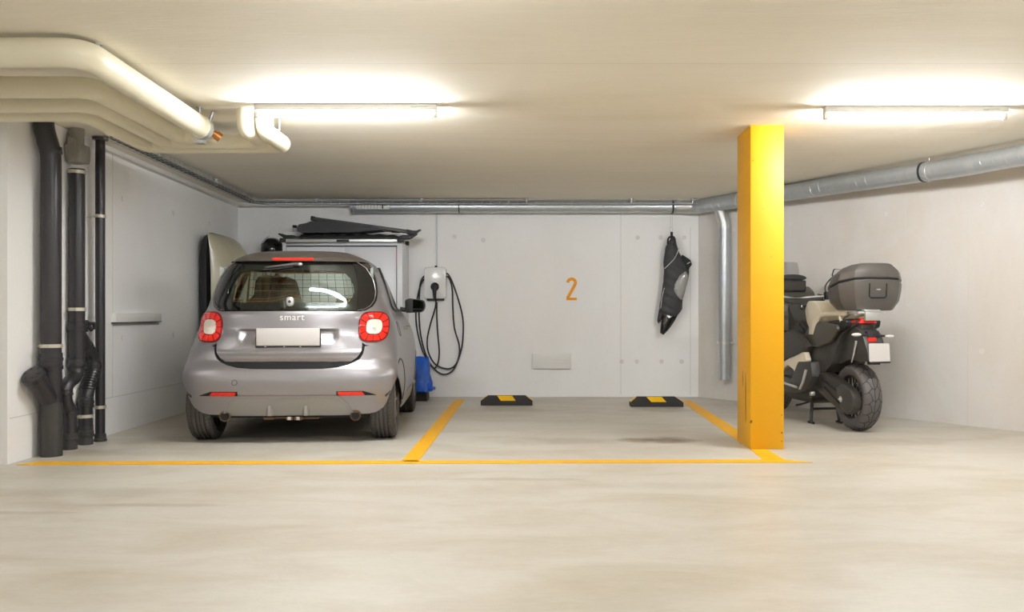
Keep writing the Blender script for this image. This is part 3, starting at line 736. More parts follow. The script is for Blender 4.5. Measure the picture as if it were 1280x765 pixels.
# silver poles
t = thing('tent_pole', 'thin silver pole lying across the black roof bars on the cabinet', 'pole', C_(366,283,10.38))
b0 = C_(366,283,10.38); m = MB(); m.tube([(0,0,0), C_(500,289.5,10.36)-b0], .013, 12); m.build('pole', M['galv_light'], t)
m = MB(); m.tube([(0,0,0),(.05,0,-.004)], .017, 12); m.tube([(C_(490,289,10.36)-b0), (C_(500,289.5,10.36)-b0)], .018, 12); m.build('end_cap', M['black'], t)
# crumpled tarp
ol = [(-2.62,1.85),(-2.5,1.875),(-2.36,1.88),(-2.30,1.87),(-2.15,1.88),(-2.0,1.87),(-1.85,1.88),(-1.7,1.875),(-1.55,1.875),(-1.42,1.85),(-1.45,1.83),(-2.5,1.83)]
rnd = random.Random(3)
m = puffy(rpoly(ol, .01, 2), lambda u, v, w_: (u, 10.20-w_*1.2+.012*math.sin(u*43)+.01*math.sin(v*90+u*20), v+.006*math.sin(u*37)), .07, .025)
tag(m.build('tarp', M['fabric'], smooth=60), 'crumpled black cover stuffed between the bars on the cabinet', 'cover')
# flat black bag (left, with slanted top) lying on the pile
ol = [(373,285),(375,281),(384,279.5),(390,277),(412,276.5),(470,284),(478,288),(440,291),(378,291.5),(373,290)]
ol = [((px-658)*10.1/F, 1+(390-py)*10.1/F) for px, py in ol]
m = MB(); m.prism(rpoly(ol, .012, 3), lambda u, v, q: (u, q, v), 10.04, 10.32)
tag(m.build('gear_bag', M['fabric2'], bevel=.008), 'flat charcoal bag lying on the pile on the cabinet under the slanted beam', 'bag')
# slanted long beam
b0 = C_(391,273,10.12); b1 = C_(511,289.5,10.12)
t = thing('roof_rail', 'long dark grey slanted beam on top of the pile on the cabinet', 'beam', b0)
dd = (b1-b0); ln = dd.length; mt_ = Matrix.Rotation(math.atan2(-dd.z, dd.x), 4, 'Y')
M['dark_grey'] = mat('dark_grey_coated', srgb(74,72,68), .5)
m = MB(); m.box(0, ln, -.05, .05, -.022, .016, mtx=mt_); m.build('profile', M['dark_grey'], t, bevel=.006)
m = MB(); m.box(-.012, .03, -.055, .055, -.026, .022, mtx=mt_); m.build('end_cap', M['black'], t, bevel=.006)
m = MB(); m.loft([[mt_@Vector((x, y, z)) for y, z in ((-.05,z0),(.05,z0),(.05,z1),(-.05,z1))] for x, z0, z1 in [(ln-.02,-.03,.02),(ln+.05,-.035,.015),(ln+.09,-.005,.02),(ln+.13,.035,.042)]]); m.build('curved_tip', M['black'], t, bevel=.004)

# champagne roof box standing on end against the left wall
rb = thing('roof_box', 'champagne coloured car roof box stood on end against the left wall', 'roof box', (-3.36, 9.62, 0))
M['champ'] = mat('champagne_gelcoat', srgb(188,183,158), .28, coat=.3)
def lid(u, v):           # u across (y), v up
    a = u/.36; b = (v-.92)/.90
    d = max(0, 1-abs(a)**2.6)**.45*max(0, 1-abs(b)**3.2)**.5
    ridge = .030*math.exp(-((a-.15)/.16)**2)-.020*math.exp(-((a+.28)/.10)**2)
    asym = .33+.10*a
    return Vector((.075+d*(asym+ridge), u, v))
olr = [(.36*math.copysign(abs(math.sin(t_))**.55, math.sin(t_))*.995, .92-.895*math.copysign(abs(math.cos(t_))**.5, math.cos(t_))) for t_ in [2*PI*i/64 for i in range(64)]]
m = MB(); G = 40; vs = []; fs = []
for i in range(G+1):
    for j in range(G+1):
        tu = -1+2*i/G; tv = -1+2*j/G; u = .355*math.sin(tu*PI/2); v = .92+.89*math.sin(tv*PI/2); vs.append(lid(u, v))
for i in range(G):
    for j in range(G): fs.append((i*(G+1)+j, (i+1)*(G+1)+j, (i+1)*(G+1)+j+1, i*(G+1)+j+1))
m.add(vs, fs); o = m.build('lid', M['champ'], rb, smooth=80)
pr = [(y, z) for y, z in rpoly([(-.365,.02),(.365,.02),(.365,1.825),(-.365,1.825)], .16, 6)]
m = MB(); m.loft([[Vector((x, y*s, .92+(z-.92)*s)) for y, z in pr] for x, s in [(0.0,.86),(.03,.97),(.075,1.0),(.085,1.0)]]); m.build('base_shell', M['black'], rb)
# narrow shelf behind the car carrying the helmet
sh = thing('shelf_unit', 'narrow grey metal shelf behind the car that carries the helmet', 'shelf', (-2.89, 10.36, 0))
for (x, y) in ((-.15,-.2),(.15,-.2),(-.15,.2),(.15,.2)):
    m = MB(); m.box(x-.012, x+.012, y-.012, y+.012, 0, 1.562); m.build('post', M['galv'], sh)
for z in (.25, .9, 1.55):
    m = MB(); m.box(-.15,.15,-.2,.2,z-.012,z+.012); m.build('shelf_board', M['galv'], sh)
hl = thing('helmet', 'glossy black motorcycle helmet left of the cabinet pile', 'helmet', (-2.895, 10.32, 1.5625))
m = MB(); m.ellipsoid((0,0,.145), (.125,.155,.142), 28, 20, e=.92); m.build('shell', M['black_gloss'], hl)
m = MB(); m.lathe([(.085,0),(.105,0),(.11,.03),(.09,.03)], (0,0,0), (0,0,1), 24, closed=True); m.build('neck_roll', M['black'], hl)
def visor(u, v): return Vector((.132*math.sin(u)*math.cos(v), -.162*math.cos(u)*math.cos(v), .15+.15*math.sin(v)))
o = sheet('visor', [(-1.25,-.25),(1.25,-.25),(1.2,.5),(-1.2,.5)], visor, M['black_gloss'], hl, step=(.12,.12), thick=.004)
def visor2(u, v): return Vector((-.136*math.cos(u)*math.cos(v), -.168*math.sin(u)*math.cos(v), .155+.155*math.sin(v)))
sheet('raised_shield', rpoly([(-.2,.15),(1.1,.45),(1.2,1.25),(-.2,1.2)], .15), visor2, glass('clear_shield', (.8,.8,.8,1), .25), hl, step=(.12,.12), thick=.003)

# blue bag on a black crate
bg = thing('shopping_bag', 'crumpled blue plastic bag standing behind the car by the charger cable', 'bag', (-1.215, 10.24, .10))
m = MB(); rings = []
rr = random.Random(5)
for k, (z, sx, sy) in enumerate([(0,.125,.12),(.01,.15,.14),(.10,.145,.14),(.2,.125,.12),(.3,.115,.09),(.36,.11,.05),(.385,.10,.02)]):
    ring = []
    for j in range(28):
        a = 2*PI*j/28; wv = 1+.06*math.sin(5*a+k*1.3)+.04*math.sin(9*a-k*2.1)+rr.uniform(-.02,.02)
        ring.append(Vector((sx*math.copysign(abs(math.cos(a))**.6, math.cos(a))*wv, sy*math.copysign(abs(math.sin(a))**.6, math.sin(a))*wv, z+(.015*math.sin(3*a) if k > 3 else 0))))
    rings.append(ring)
m.loft(rings); m.build('bag_body', M['blue'], bg, smooth=25)
m = MB(); m.loft([[Vector(p) for p in r_] for r_ in [[(.11,-.14,.02),(.17,-.13,.03),(.17,-.12,.045),(.11,-.12,.05)],[(.11,.0,.03),(.185,.0,.02),(.185,.01,.05),(.11,.01,.06)]]]); m.build('loose_flap', M['blue'], bg)
cr = thing('crate', 'low black crate under the blue bag', 'crate', (-1.215, 10.24, 0))
m = MB(); m.box(-.12,.10,-.12,.12,.0,.02); m.box(-.12,-.105,-.12,.12,.02,.098); m.box(.085,.10,-.12,.12,.02,.098); m.box(-.105,.085,-.12,-.105,.02,.098); m.box(-.105,.085,.105,.12,.02,.098); m.build('crate_body', M['black'], cr, bevel=.003)

# wheel stops
def wheel_stop(xc, y, label):
    t = thing('wheel_stop', label, 'wheel stop', (xc, y, 0)); w0 = .277
    m = MB(); B0 = [(-w0,0),( w0,0),( w0,.16),(-w0,.16)]; 
    v = [(-w0,0,0),(w0,0,0),(w0,.16,0),(-w0,.16,0),(-w0,0,.048),(w0,0,.048),(w0,.16,.048),(-w0,.16,.048),(-w0+.075,.075,.10),(w0-.075,.075,.10),(w0-.075,.13,.10),(-w0+.075,.13,.10)]
    m.add(v, [(0,1,5,4),(1,2,6,5),(2,3,7,6),(3,0,4,7),(4,5,9,8),(5,6,10,9),(6,7,11,10),(7,4,8,11),(8,9,10,11),(3,2,1,0)])
    m.build('body', M['stop_rubber'], t, bevel=.004)
    def slope(x, s): return Vector((x, s*.075, .048+s*.052))
    nrm = Vector((0,-.052,.075)).normalized()*.0015
    m = MB(); q = [slope(-.075+.02,.06), slope(.085+.02,.06), slope(.05,.96), slope(-.12+.02,.96)]
    q = [slope(-.062,.05), slope(.097,.05), slope(.058,.97), slope(-.105,.97)]
    m.add([p+nrm*.2 for p in q]+[p+nrm for p in q], [(0,1,2,3),(7,6,5,4),(0,4,5,1),(1,5,6,2),(2,6,7,3),(3,7,4,0)]); m.build('reflective_patch', M['reflector_yellow'], t, smooth=0)
    for s in (-1, 1):
        a, b, c_, d_ = Vector((s*w0,.012,.05)), Vector((s*w0,.148,.05)), Vector((s*(w0-.07),.125,.0975)), Vector((s*(w0-.07),.082,.0975))
        nn = Vector((s*.052,0,.075)).normalized()*.0018
        m = MB(); q = [a, b, c_, d_]; m.add([p+nn*.1 for p in q]+[p+nn for p in q], [(0,1,2,3),(7,6,5,4),(0,4,5,1),(1,5,6,2),(2,6,7,3),(3,7,4,0)]); m.build('end_reflector', M['reflector_yellow'], t, smooth=0)
    return t
wheel_stop(-.212, 9.66, 'black and yellow rubber wheel stop on the left, below the vent plate')
wheel_stop(1.378, 9.52, 'black and yellow rubber wheel stop on the right, beside the yellow line')

# hanging bag
HZ = 10.52
hb = thing('hanging_bag', 'black folded bicycle bag with grey window hanging by its strap on the back wall', 'bag', P(841,355,HZ))
o0 = P(841,355,HZ)
def hp(px, py, off=0): p = P(px, py, HZ); return (p.x-o0.x, off, p.z-o0.z)
def h2(pts): return [((px-841)*HZ/F, (355-py)*HZ/F) for px, py in pts]
wr = lambda u, v, w_: (u, -w_+.006*math.sin(v*55+u*30), v)
body = h2([(837,300),(840,296),(844,298),(849,316),(853,322),(858,332),(862,338),(860,350),(857,362),(853,376),(853,386),(849,392),(843,398),(832,396),(825,392),(824,384),(827,366),(829,352),(830,338),(829,328),(832,308)])
m = puffy(rpoly(body, .02, 3), wr, .062, .022); m.build('bag_body', M['fabric2'], hb, smooth=60)
m = puffy(rpoly(h2([(852,318),(857,321),(863,325),(865,331),(862,334),(860,341),(855,334),(851,325)]), .015, 3), lambda u, v, w_: (u, -.01-w_, v), .03, .02); m.build('side_pocket', M['fabric'], hb, smooth=60)
m = puffy(rpoly(h2([(825,388),(847,392),(850,389),(843,402),(836,412),(829,419),(825,416),(826,404),(828,396)]), .012, 3), lambda u, v, w_: (u, -w_, v), .04, .02); m.build('pointed_end', M['black_gloss'], hb, smooth=60)
m = puffy(rpoly(h2([(824,386),(829,392),(827,400),(823,405),(821.5,401)]), .008, 3), lambda u, v, w_: (u, .0-w_, v), .025, .02); m.build('pointed_end', M['fabric'], hb, smooth=60)
m = puffy(rpoly(h2([(842,356),(848,345),(856,339),(859,344),(857,358),(853,372),(851,376),(845,370),(841,363)]), .02, 4), lambda u, v, w_: (u, -.064-w_*.6, v), .02, .02); m.build('clear_window', M['window_film'], hb, smooth=60)
m = MB(); m.tube(spline([hp(848,310,-.05), hp(843,322,-.062), hp(836,330,-.06), hp(830,336,-.035)], 6), .004, 8)
m.tube(spline([hp(830,360,-.03), hp(827,372,-.03), hp(825.5,385,-.03)], 6), .004, 8); m.tube(spline([hp(862,328,-.04), hp(858,330,-.045)], 4), .005, 8); m.build('piping', M['piping'], hb)
m = MB(); m.box(*sorted((hp(838,0)[0], hp(841,0)[0])), -.012, .012, hp(0,299)[2], hp(0,290)[2]); m.tube(spline([hp(834,305,-.03), hp(835,298,-.04), hp(840,296,-.045), hp(843,300,-.04), hp(841,306,-.055)], 5), .011, 8); m.build('strap', M['fabric'], hb)
m = MB(); ring = [(hp(839,287)[0]+.018*math.cos(a), 0, hp(839,287)[2]+.026*math.sin(a)) for a in [2*PI*i/20 for i in range(20)]]; m.tube(ring, .0028, 8, closed=True)
m.tube([hp(838.2,284), hp(838.2,268)], .0022, 6); m.tube([hp(840.2,284), hp(840.6,268)], .0022, 6); m.build('wire_hook', M['galv_light'], hb)
m = MB(); x_ = hp(839.5,260)[0]; zc = DZ-o0.z; lp = [(x_, (10.50-HZ)+.080*math.cos(a), zc+.080*math.sin(a)) for a in [2*PI*i/28 for i in range(28)]]; m.tube(lp, .005, 8, closed=True)
m.build('duct_loop', M['dark_band'], hb)
# ================================================================ THE GREY CAR
def pchip(tab):
    xs = [t[0] for t in tab]; ys = [t[1] for t in tab]; n = len(xs)
    d = [(ys[i+1]-ys[i])/(xs[i+1]-xs[i]) for i in range(n-1)]
    ms = [d[0]]+[0 if d[i-1]*d[i] <= 0 else 2*d[i-1]*d[i]/(d[i-1]+d[i]) for i in range(1, n-1)]+[d[-1]]
    def f(x):
        if x <= xs[0]: return ys[0]+ms[0]*(x-xs[0])
        if x >= xs[-1]: return ys[-1]+ms[-1]*(x-xs[-1])
        i = 0
        while x > xs[i+1]: i += 1
        h = xs[i+1]-xs[i]; t = (x-xs[i])/h
        return (2*t**3-3*t*t+1)*ys[i]+(t**3-2*t*t+t)*h*ms[i]+(-2*t**3+3*t*t)*ys[i+1]+(t**3-t*t)*h*ms[i+1]
    return f
cW = pchip([(.15,.74),(.22,.765),(.32,.788),(.45,.802),(.60,.803),(.75,.793),(.88,.772),(.97,.74),(1.04,.705),(1.12,.68),(1.25,.635),(1.36,.575),(1.42,.51),(1.46,.42),(1.485,.33),(1.497,.17),(1.50,.02)])
cR = pchip([(.15,-.24),(.22,-.33),(.32,-.385),(.42,-.405),(.55,-.395),(.64,-.365),(.75,-.36),(.88,-.345),(.98,-.325),(1.04,-.295),(1.2,-.225),(1.36,-.155),(1.42,-.125),(1.46,-.05),(1.485,.12),(1.497,.33),(1.50,.55)])
cF = pchip([(.15,2.10),(.25,2.22),(.45,2.28),(.65,2.24),(.80,2.10),(.92,1.86),(1.0,1.66),(1.2,1.36),(1.36,1.10),(1.42,1.0),(1.46,.92),(1.485,.80),(1.497,.70),(1.50,.58)])
cD = pchip([(.15,.20),(.5,.20),(.66,.28),(.8,.40),(.88,.46),(.98,.46),(1.1,.42),(1.36,.38),(1.42,.36),(1.46,.30),(1.485,.2),(1.5,.01)])
cN = pchip([(.15,3.0),(.5,3.0),(.8,2.35),(.88,2.2),(1.0,2.5),(1.36,2.8),(1.42,2.6),(1.5,2.0)])
cE = pchip([(.15,.55),(.9,.60),(1.1,.45),(1.36,.40),(1.46,.25),(1.5,.01)])
def wide(z): return .030*max(0, min(1, (1.05-z)/.25))
def cs(s, z):
    sg = 1 if s >= 0 else -1; a = abs(s); W = cW(z); R = cR(z); Fz = cF(z); D = cD(z); E = cE(z); n = cN(z)
    if a <= 1:
        ph = a*PI/2; S, Co = math.sin(ph), math.cos(ph); k = (S**n+Co**n)**(-1/n)
        return Vector((sg*W*S*k, R+D*(1-Co*k), z))
    if a <= 3:
        return Vector((sg*(W+wide(z)*math.sin(PI/2*min(1, (a-1)))), R+D+(Fz-E-R-D)*(a-1)/2, z))
    ph = (4-a)*PI/2
    S, Co = math.sin(abs(ph)), math.cos(ph); k = (S**2.4+Co**2.4)**(-1/2.4)
    W += wide(z)
    return Vector((sg*W*S*k*(1 if ph >= 0 else -1), Fz-E*(1-Co*k), z))
def ir(x, z):            # rear view point -> sheet coordinates
    q = min(.9995, abs(x)/cW(z)); n = cN(z); return (math.copysign(math.atan2(q, (1-q**n)**(1/n))/(PI/2), x), z)
def isd(y, z, sg=1):     # side view point
    R = cR(z); D = cD(z); Fz = cF(z); E = cE(z); n = cN(z)
    if y < R+D:
        q = min(1, max(0, 1-(y-R)/D)); q2 = (1-q**n)**(1/n); return (sg*math.atan2(q2, q)/(PI/2), z)
    if y < Fz-E: return (sg*(1+2*(y-R-D)/(Fz-E-R-D)), z)
    q = min(1, max(0, 1-(Fz-y)/E)); q2 = (1-q**2.4)**(1/2.4); return (sg*(4-math.atan2(q2, q)/(PI/2)), z)
def ifr(x, z):
    q = min(.9995, abs(x)/(cW(z)+wide(z))); return (4-math.copysign(math.atan2(q, (1-q**2.4)**(1/2.4))/(PI/2), x), z)
def dens(pts, inv, mx=.04):
    out = []
    for i in range(len(pts)):
        a = pts[i-1]; b = pts[i]; d = math.hypot(b[0]-a[0], b[1]-a[1]); n = max(1, int(d/mx))
        for k in range(1, n+1): out.append(inv(a[0]+(b[0]-a[0])*k/n, a[1]+(b[1]-a[1])*k/n))
    return out
def mirx(pts): return [(-x, z) for x, z in pts[::-1]]
def cfn(off, disp=None):
    def f(s, z):
        p = cs(s, z)
        o = off+(disp(p) if disp else 0)
        if o:
            e = .004; n = (cs(s+e, z)-cs(s-e, z)).cross(cs(s, z+e)-cs(s, z-e)); n = n.normalized() if n.length > 1e-12 else Vector((0,0,1))
            p = p+n*o
        return p
    return f
YAW = math.radians(3.6)
car = thing('car', 'small grey two-seat hatchback parked with its rear to the camera', 'car', (-1.823, 7.19, 0), YAW)
M['paint'] = mat('satin_grey_paint', srgb(155,152,155), .36, metal=.75, coat=.25)
M['paint_lower'] = mat('light_grey_skirt_paint', srgb(158,156,152), .42, metal=.6)
M['roof_reflected'] = mat('roof_ceiling_reflection_grey', srgb(112,104,96), .28, metal=.75, coat=.4)  # the ceiling's brown-grey reflection is put into the roof colour
M['glass'] = glass('tinted_glass', (.86,.94,.90,1), .06)
M['glass_clear'] = glass('clear_glass', (.95,.985,.965,1), .03)
M['red_lens'] = mat('red_lens', srgb(232,34,22), .18, coat=.5, noise=.25, nscale=60)
M['red_lens'].node_tree.nodes['Principled BSDF'].inputs['Emission Color'].default_value = (0,0,0,1)
M['red_dark'] = mat('dark_red_lens', srgb(110,14,14), .2, coat=.5)
M['white_lens'] = mat('frosted_white_lens', srgb(238,222,205), .2, coat=.6, noise=.18, nscale=45)
M['plate'] = mat('number_plate_white', srgb(204,200,196), .4)
M['interior'] = mat('interior_dark', srgb(52,54,56), .8)
M['interior_light'] = mat('interior_pale_trim', srgb(150,158,150), .8)
M['mirror'] = mat('dark_mirror', srgb(120,135,128), .06, metal=1)
M['rust'] = mat('brown_exhaust', srgb(118,92,66), .5, metal=.5)
arch_r = (0, .30, .328); arch_f = (1.873, .29, .345)
def archpts(c, a0, a1, n=14, k=1.0): return [(c[0]+c[2]*k*math.sin(math.radians(a0+(a1-a0)*i/n)), c[1]+c[2]*k*math.cos(math.radians(a0+(a1-a0)*i/n))) for i in range(n+1)]
# rear window outline (half)
gw = [(0,1.012),(.50,1.012),(.545,1.03),(.590,1.075),(.604,1.13),(.594,1.21),(.558,1.30),(.51,1.35),(.44,1.378),(.3,1.387),(0,1.390)]
gw = [(x*.975, z) for x, z in gw]
gwo = gw+[(-x, z) for x, z in gw[-2:0:-1]]
gwin = [(x*.955, 1.205+(z-1.205)*.925) for x, z in gwo]
tri = lambda sg: rpoly([(.36,1.03),(.50,1.30),(.72,1.375),(1.02,1.375),(1.42,1.05),(1.30,1.005),(.5,1.005)], .05, 3)
shell_holes = [dens(gwin, ir, .08), dens([(-.43,.70),(.43,.70),(.43,.89),(-.43,.89)], ir, .08)]
for sg in (1, -1):
    shell_holes.append([isd(y, z, sg) for y, z in tri(sg)])
    shell_holes.append([isd(y, z, sg) for y, z in archpts(arch_r, -97, 112)])
    shell_holes.append([isd(y, z, sg) for y, z in archpts(arch_f, -110, 110)])
ws = [(0,1.02),(.60,1.02),(.585,1.15),(.54,1.33),(.50,1.365),(0,1.37)]; wso = ws+[(-x, z) for x, z in ws[-2:0:-1]]
def shift8(pts): return pts
wsd = [(4-(s-4) if False else s, z) for s, z in dens(wso, ifr, .08)]
def clip_half(pts, sg):   # the half of the windscreen on one side, in sheet coordinates
    out = []
    for s, z in pts:
        a = s if s <= 4 else None
    return out
half = [(.0,1.02),(.60,1.02),(.585,1.15),(.54,1.33),(.50,1.365),(.0,1.37)]
for sg in (1, -1):
    d_ = dens(half, ifr, .08); shell_holes.append([(sg*s, z) for s, z in d_])
sheet('body_shell', [(-4,.19),(4,.19),(4,1.40),(-4,1.40)], cfn(-.010), M['void'], car, step=(.1,.05), thick=.012, holes=shell_holes)
def tg_half(g=0):        # tailgate edge (right half), bottom centre -> top
    return [(.30,.602),(.39,.608),(.44,.617),(.48,.632),(.512,.655),(.533,.685),(.543,.712),(.545,.738),(.520,.765),(.497,.82),(.488,.90),(.497,.965),(.535,1.003)]
# tailgate panel with recess for the plate
rec = rpoly([(-.395,.722),(.375,.722),(.385,.85),(-.405,.85)], .03)
def rec_disp(p):
    x, z = p.x, p.z
    f = lambda t, w_: 0 if t <= 0 else (1 if t >= w_ else (3*(t/w_)**2-2*(t/w_)**3))
    hw_ = .385 - (.06*max(0, (.80-z)/.08)**2 if z < .80 else 0)
    a = f(hw_-abs(x+.005), .06); b = f(.868-z, .012)*f(z-.715, .05); b2 = f(.868-z,.012)*f(z-.735,.11)
    crease = .006*math.exp(-((z-.69)/.02)**2)
    lower = -.02*f(.655-z, .05)
    return -.034*a*b2+crease+lower
th = tg_half(); tgo = [(0,.60)]+th+[(0,1.005)]+[(-x, z) for x, z in th[::-1]]
tg = sheet('tailgate', dens(tgo, ir, .03), cfn(.004, rec_disp), M['paint'], car, step=(.02,.012), thick=.010)
# bumper: rear centre wraps to the wheel arches
bt = [(.0,.566),(.26,.568),(.37,.576),(.445,.594),(.50,.618),(.535,.645),(.555,.680),(.563,.71),(.566,.737),(.60,.737),(.68,.728)]
arc = [isd(y, z) for y, z in archpts(arch_r, -28, -64, 8, 1.0)]
topc = dens([bt[0]]+bt[1:], ir, .04)
hr = [ir(x, z) for x, z in bt]+[isd(-.22,.700)]+arc+[ir(.752,.37), ir(.735,.32), ir(.705,.27), ir(.66,.238), ir(.60,.224), ir(.3,.222), ir(0,.222)]
def densify2(pts, mx=.03):
    out = [pts[0]]
    for a, b in zip(pts[:-1], pts[1:]):
        n = max(1, int(math.hypot(b[0]-a[0], b[1]-a[1])/mx))
        out += [(a[0]+(b[0]-a[0])*k/n, a[1]+(b[1]-a[1])*k/n) for k in range(1, n+1)]
    return out
hr = densify2(hr, .03); bo = hr+[(-s, z) for s, z in hr[-2:0:-1]]
def bump_disp(p):
    z = p.z; x = abs(p.x); d = 0
    g = lambda c, w_: math.exp(-((z-c)/w_)**2)
    d += .012*g(.50,.10)
    if p.y < -.0: d += -.006*g(.372,.004)
    return d
sheet('rear_bumper', bo, cfn(.004, bump_disp), M['paint'], car, step=(.03,.012), thick=.010)
# diffuser panel and its frame
df = rpoly([(-.475,.218),(.475,.218),(.425,.31),(.365,.352),(-.365,.352),(-.425,.31)], .03, 4)
sheet('diffuser', dens(df, ir, .04), cfn(.007), M['paint_lower'], car, step=(.03,.02), thick=.006)
fr_o = [(-.50,.218),(-.445,.315),(-.375,.372),(.375,.372),(.445,.315),(.50,.218),(.480,.218),(.43,.308),(.366,.355),(-.366,.355),(-.43,.308),(-.480,.218)]
sheet('diffuser_trim', dens(fr_o, ir, .03), cfn(.012), M['paint'], car, step=(.03,.02), thick=.008)
m = MB()
for sx in (-.135, .135):
    p = cs(*ir(sx, .29)); m.loft([[Vector((sx+dx, p.y+dy, z)) for dx, dy in ((-w_,.01),(-w_*.4,-h),(w_*.4,-h),(w_,.01))] for z, w_, h in [(.34,.010,.000),(.30,.022,.008),(.25,.028,.016),(.218,.028,.012)]])
m.split('diffuser_fin', M['paint_lower'], car)
for sg in (-1, 1):
    q = [(.365,.375),(.575,.375),(.59,.372),(.55,.398),(.385,.398)] if sg > 0 else [(-.365,.375),(-.385,.398),(-.55,.398),(-.59,.372),(-.575,.375)]
    q = [(sg*.385,.374),(sg*.575,.374),(sg*.555,.399),(sg*.375,.399)]
    if sg < 0: q = q[::-1]
    o = sheet('reflector', dens(q, ir, .03), cfn(.014), M['red_lens'], car, step=(.05,.02), thick=.006)
    q = [(sg*.365,.371),(sg*.66,.371),(sg*.565,.404),(sg*.365,.404)]
    if sg < 0: q = q[::-1]
    sheet('reflector_recess', dens(q, ir, .03), cfn(.0095), M['void'], car, step=(.05,.02), thick=.004)
ty = cs(*ir(-.385,.47)); e0 = ir(-.385,.47)
circ = [(-.385+.021*math.cos(a), .470+.021*math.sin(a)) for a in [2*PI*i/24 for i in range(24)]]
circ2 = [(-.385+.018*math.cos(a), .470+.018*math.sin(a)) for a in [2*PI*i/24 for i in range(24)]]
sheet('tow_cover_ring', [ir(*p) for p in circ], cfn(.0175), M['void'], car, step=(.05,.05), thick=.003, holes=[[ir(*p) for p in circ2]])
# quarter panels (light pod, hip, C pillar up to the roof)
for sg in (1, -1):
    L = [ir(x, z) for x, z in [(.552,1.004),(.512,.965),(.503,.90),(.512,.825),(.534,.775),(.566,.750),(.60,.746),(.68,.737)]]
    L += [isd(-.215,.708)]+[isd(y, z) for y, z in archpts(arch_r, -26, 95, 12)]
    L += [isd(.40,.24), isd(.50,.24), isd(.52,.5), isd(.50,.75), isd(.42,.98)]
    L += [isd(.36,1.03), isd(.50,1.30), isd(.70,1.385), isd(.70,1.40)]
    L += [ir(.535,1.40), ir(.572,1.335), ir(.617,1.24), ir(.640,1.15), ir(.636,1.09), ir(.60,1.035)]
    L = densify2(L+[L[0]], .03)[:-1]
    if sg < 0: L = [(-s, z) for s, z in L[::-1]]
    sheet('quarter_panel', L, cfn(.005), M['paint'], car, step=(.04,.03), thick=.010)
    # black corner trim beside the rear window
    T_ = [(.555,1.008),(.605,1.04),(.631,1.09),(.634,1.15),(.611,1.24),(.566,1.333),(.530,1.40),(.44,1.40),(.44,1.381),(.512,1.353),(.561,1.302),(.597,1.21),(.607,1.13),(.593,1.073),(.547,1.028),(.505,1.010)]
    T_ = densify2([ir(x, z) for x, z in T_]+[ir(*T_[0])], .03)[:-1]
    if sg < 0: T_ = [(-s, z) for s, z in T_[::-1]]
    sheet('window_corner_trim', T_, cfn(.006), M['black_gloss'], car, step=(.04,.03), thick=.008)
    # bright edge line
    m = MB(); m.tube([cfn(.011)(*( (a_[0]*sg, a_[1]) )) for a_ in densify2([ir(x, z) for x, z in [(.47,1.388),(.535,1.345),(.593,1.25),(.617,1.16),(.612,1.09),(.585,1.045),(.55,1.018),(.50,1.008)]], .03)], .003, 6)
    m.build('chrome_line', M['alloy'], car)
    # door
    Dp = [(.53,.33),(1.40,.33),(1.48,.5),(1.50,.98),(1.44,1.04),(1.30,.995),(.5,.995),(.44,.99),(.515,.75),(.535,.5)]
    L = densify2([isd(y, z) for y, z in Dp]+[isd(*Dp[0])], .05)[:-1]
    if sg < 0: L = [(-s, z) for s, z in L[::-1]]
    dr = sheet('door', L, cfn(.005), M['paint'], car, step=(.1,.04), thick=.010)
    m = MB(); p = cs(*isd(.62,.86)); m.tube(spline([(sg*(p.x),.58,.86),(sg*(p.x+.035),.62,.862),(sg*(p.x+.035),.76,.865),(sg*p.x,.80,.866)], 6), .012, 10, flat=.6); m.build('door_handle', M['paint'], dr)
    m = MB(); m.tube([cfn(.008)(*(lambda q: (q[0]*sg, q[1]))(isd(y, z))) for y, z in tri(1)+[tri(1)[0]]], .011, 8); m.build('window_frame', M['black'], car)
    # side window
    L = dens(tri(1), isd, .1)
    if sg < 0: L = [(-s, z) for s, z in L[::-1]]
    sheet('side_window', L, cfn(-.002), M['glass_clear'], car, step=(.1,.06), thick=.004)
    m = MB(); q0 = cs(*isd(.80,1.01)); q1 = cs(*isd(.78,1.37)); m.tube([(sg*q0.x,.80,1.0),(sg*q1.x,.79,1.385)], .018, 8); m.build('window_post', M['black'], car)
    # front wing
    Fp = [(1.415,.33)]+[(y, z) for y, z in archpts(arch_f, -88, 75, 12)]+[(2.10,.40),(2.05,.75),(1.85,.90),(1.66,1.0),(1.46,1.04),(1.515,.98),(1.495,.5)]
    L = densify2([isd(y, z) for y, z in Fp]+[isd(*Fp[0])], .05)[:-1]
    if sg < 0: L = [(-s, z) for s, z in L[::-1]]
    sheet('front_wing', L, cfn(.005), M['paint'], car, step=(.08,.04), thick=.010)
    # sill
    L = dens([(.40,.20),(1.50,.20),(1.42,.32),(.50,.32)], isd, .1)
    if sg < 0: L = [(-s, z) for s, z in L[::-1]]
    sheet('sill', L, cfn(.006), M['paint_lower'], car, step=(.1,.05), thick=.01)
    # wheel arch lip
    m = MB()
    for ar in (arch_r, arch_f):
        m.tube([cfn(.002)(*(lambda q: (q[0]*sg, q[1]))(isd(y, z))) for y, z in archpts(ar, -80, 95, 30, .99)], .008, 8)
    m.split('arch_lip', M['black'], car)
    # fuel flap ring
    if sg > 0:
        m = MB(); cpt = (.14, .90)
        m.tube([cfn(.006)(*isd(.20+.05*math.cos(a), .86+.06*math.sin(a))) for a in [PI*2*i/24 for i in range(24)]], .0018, 6, closed=True); m.build('fuel_flap_edge', M['void'], car)
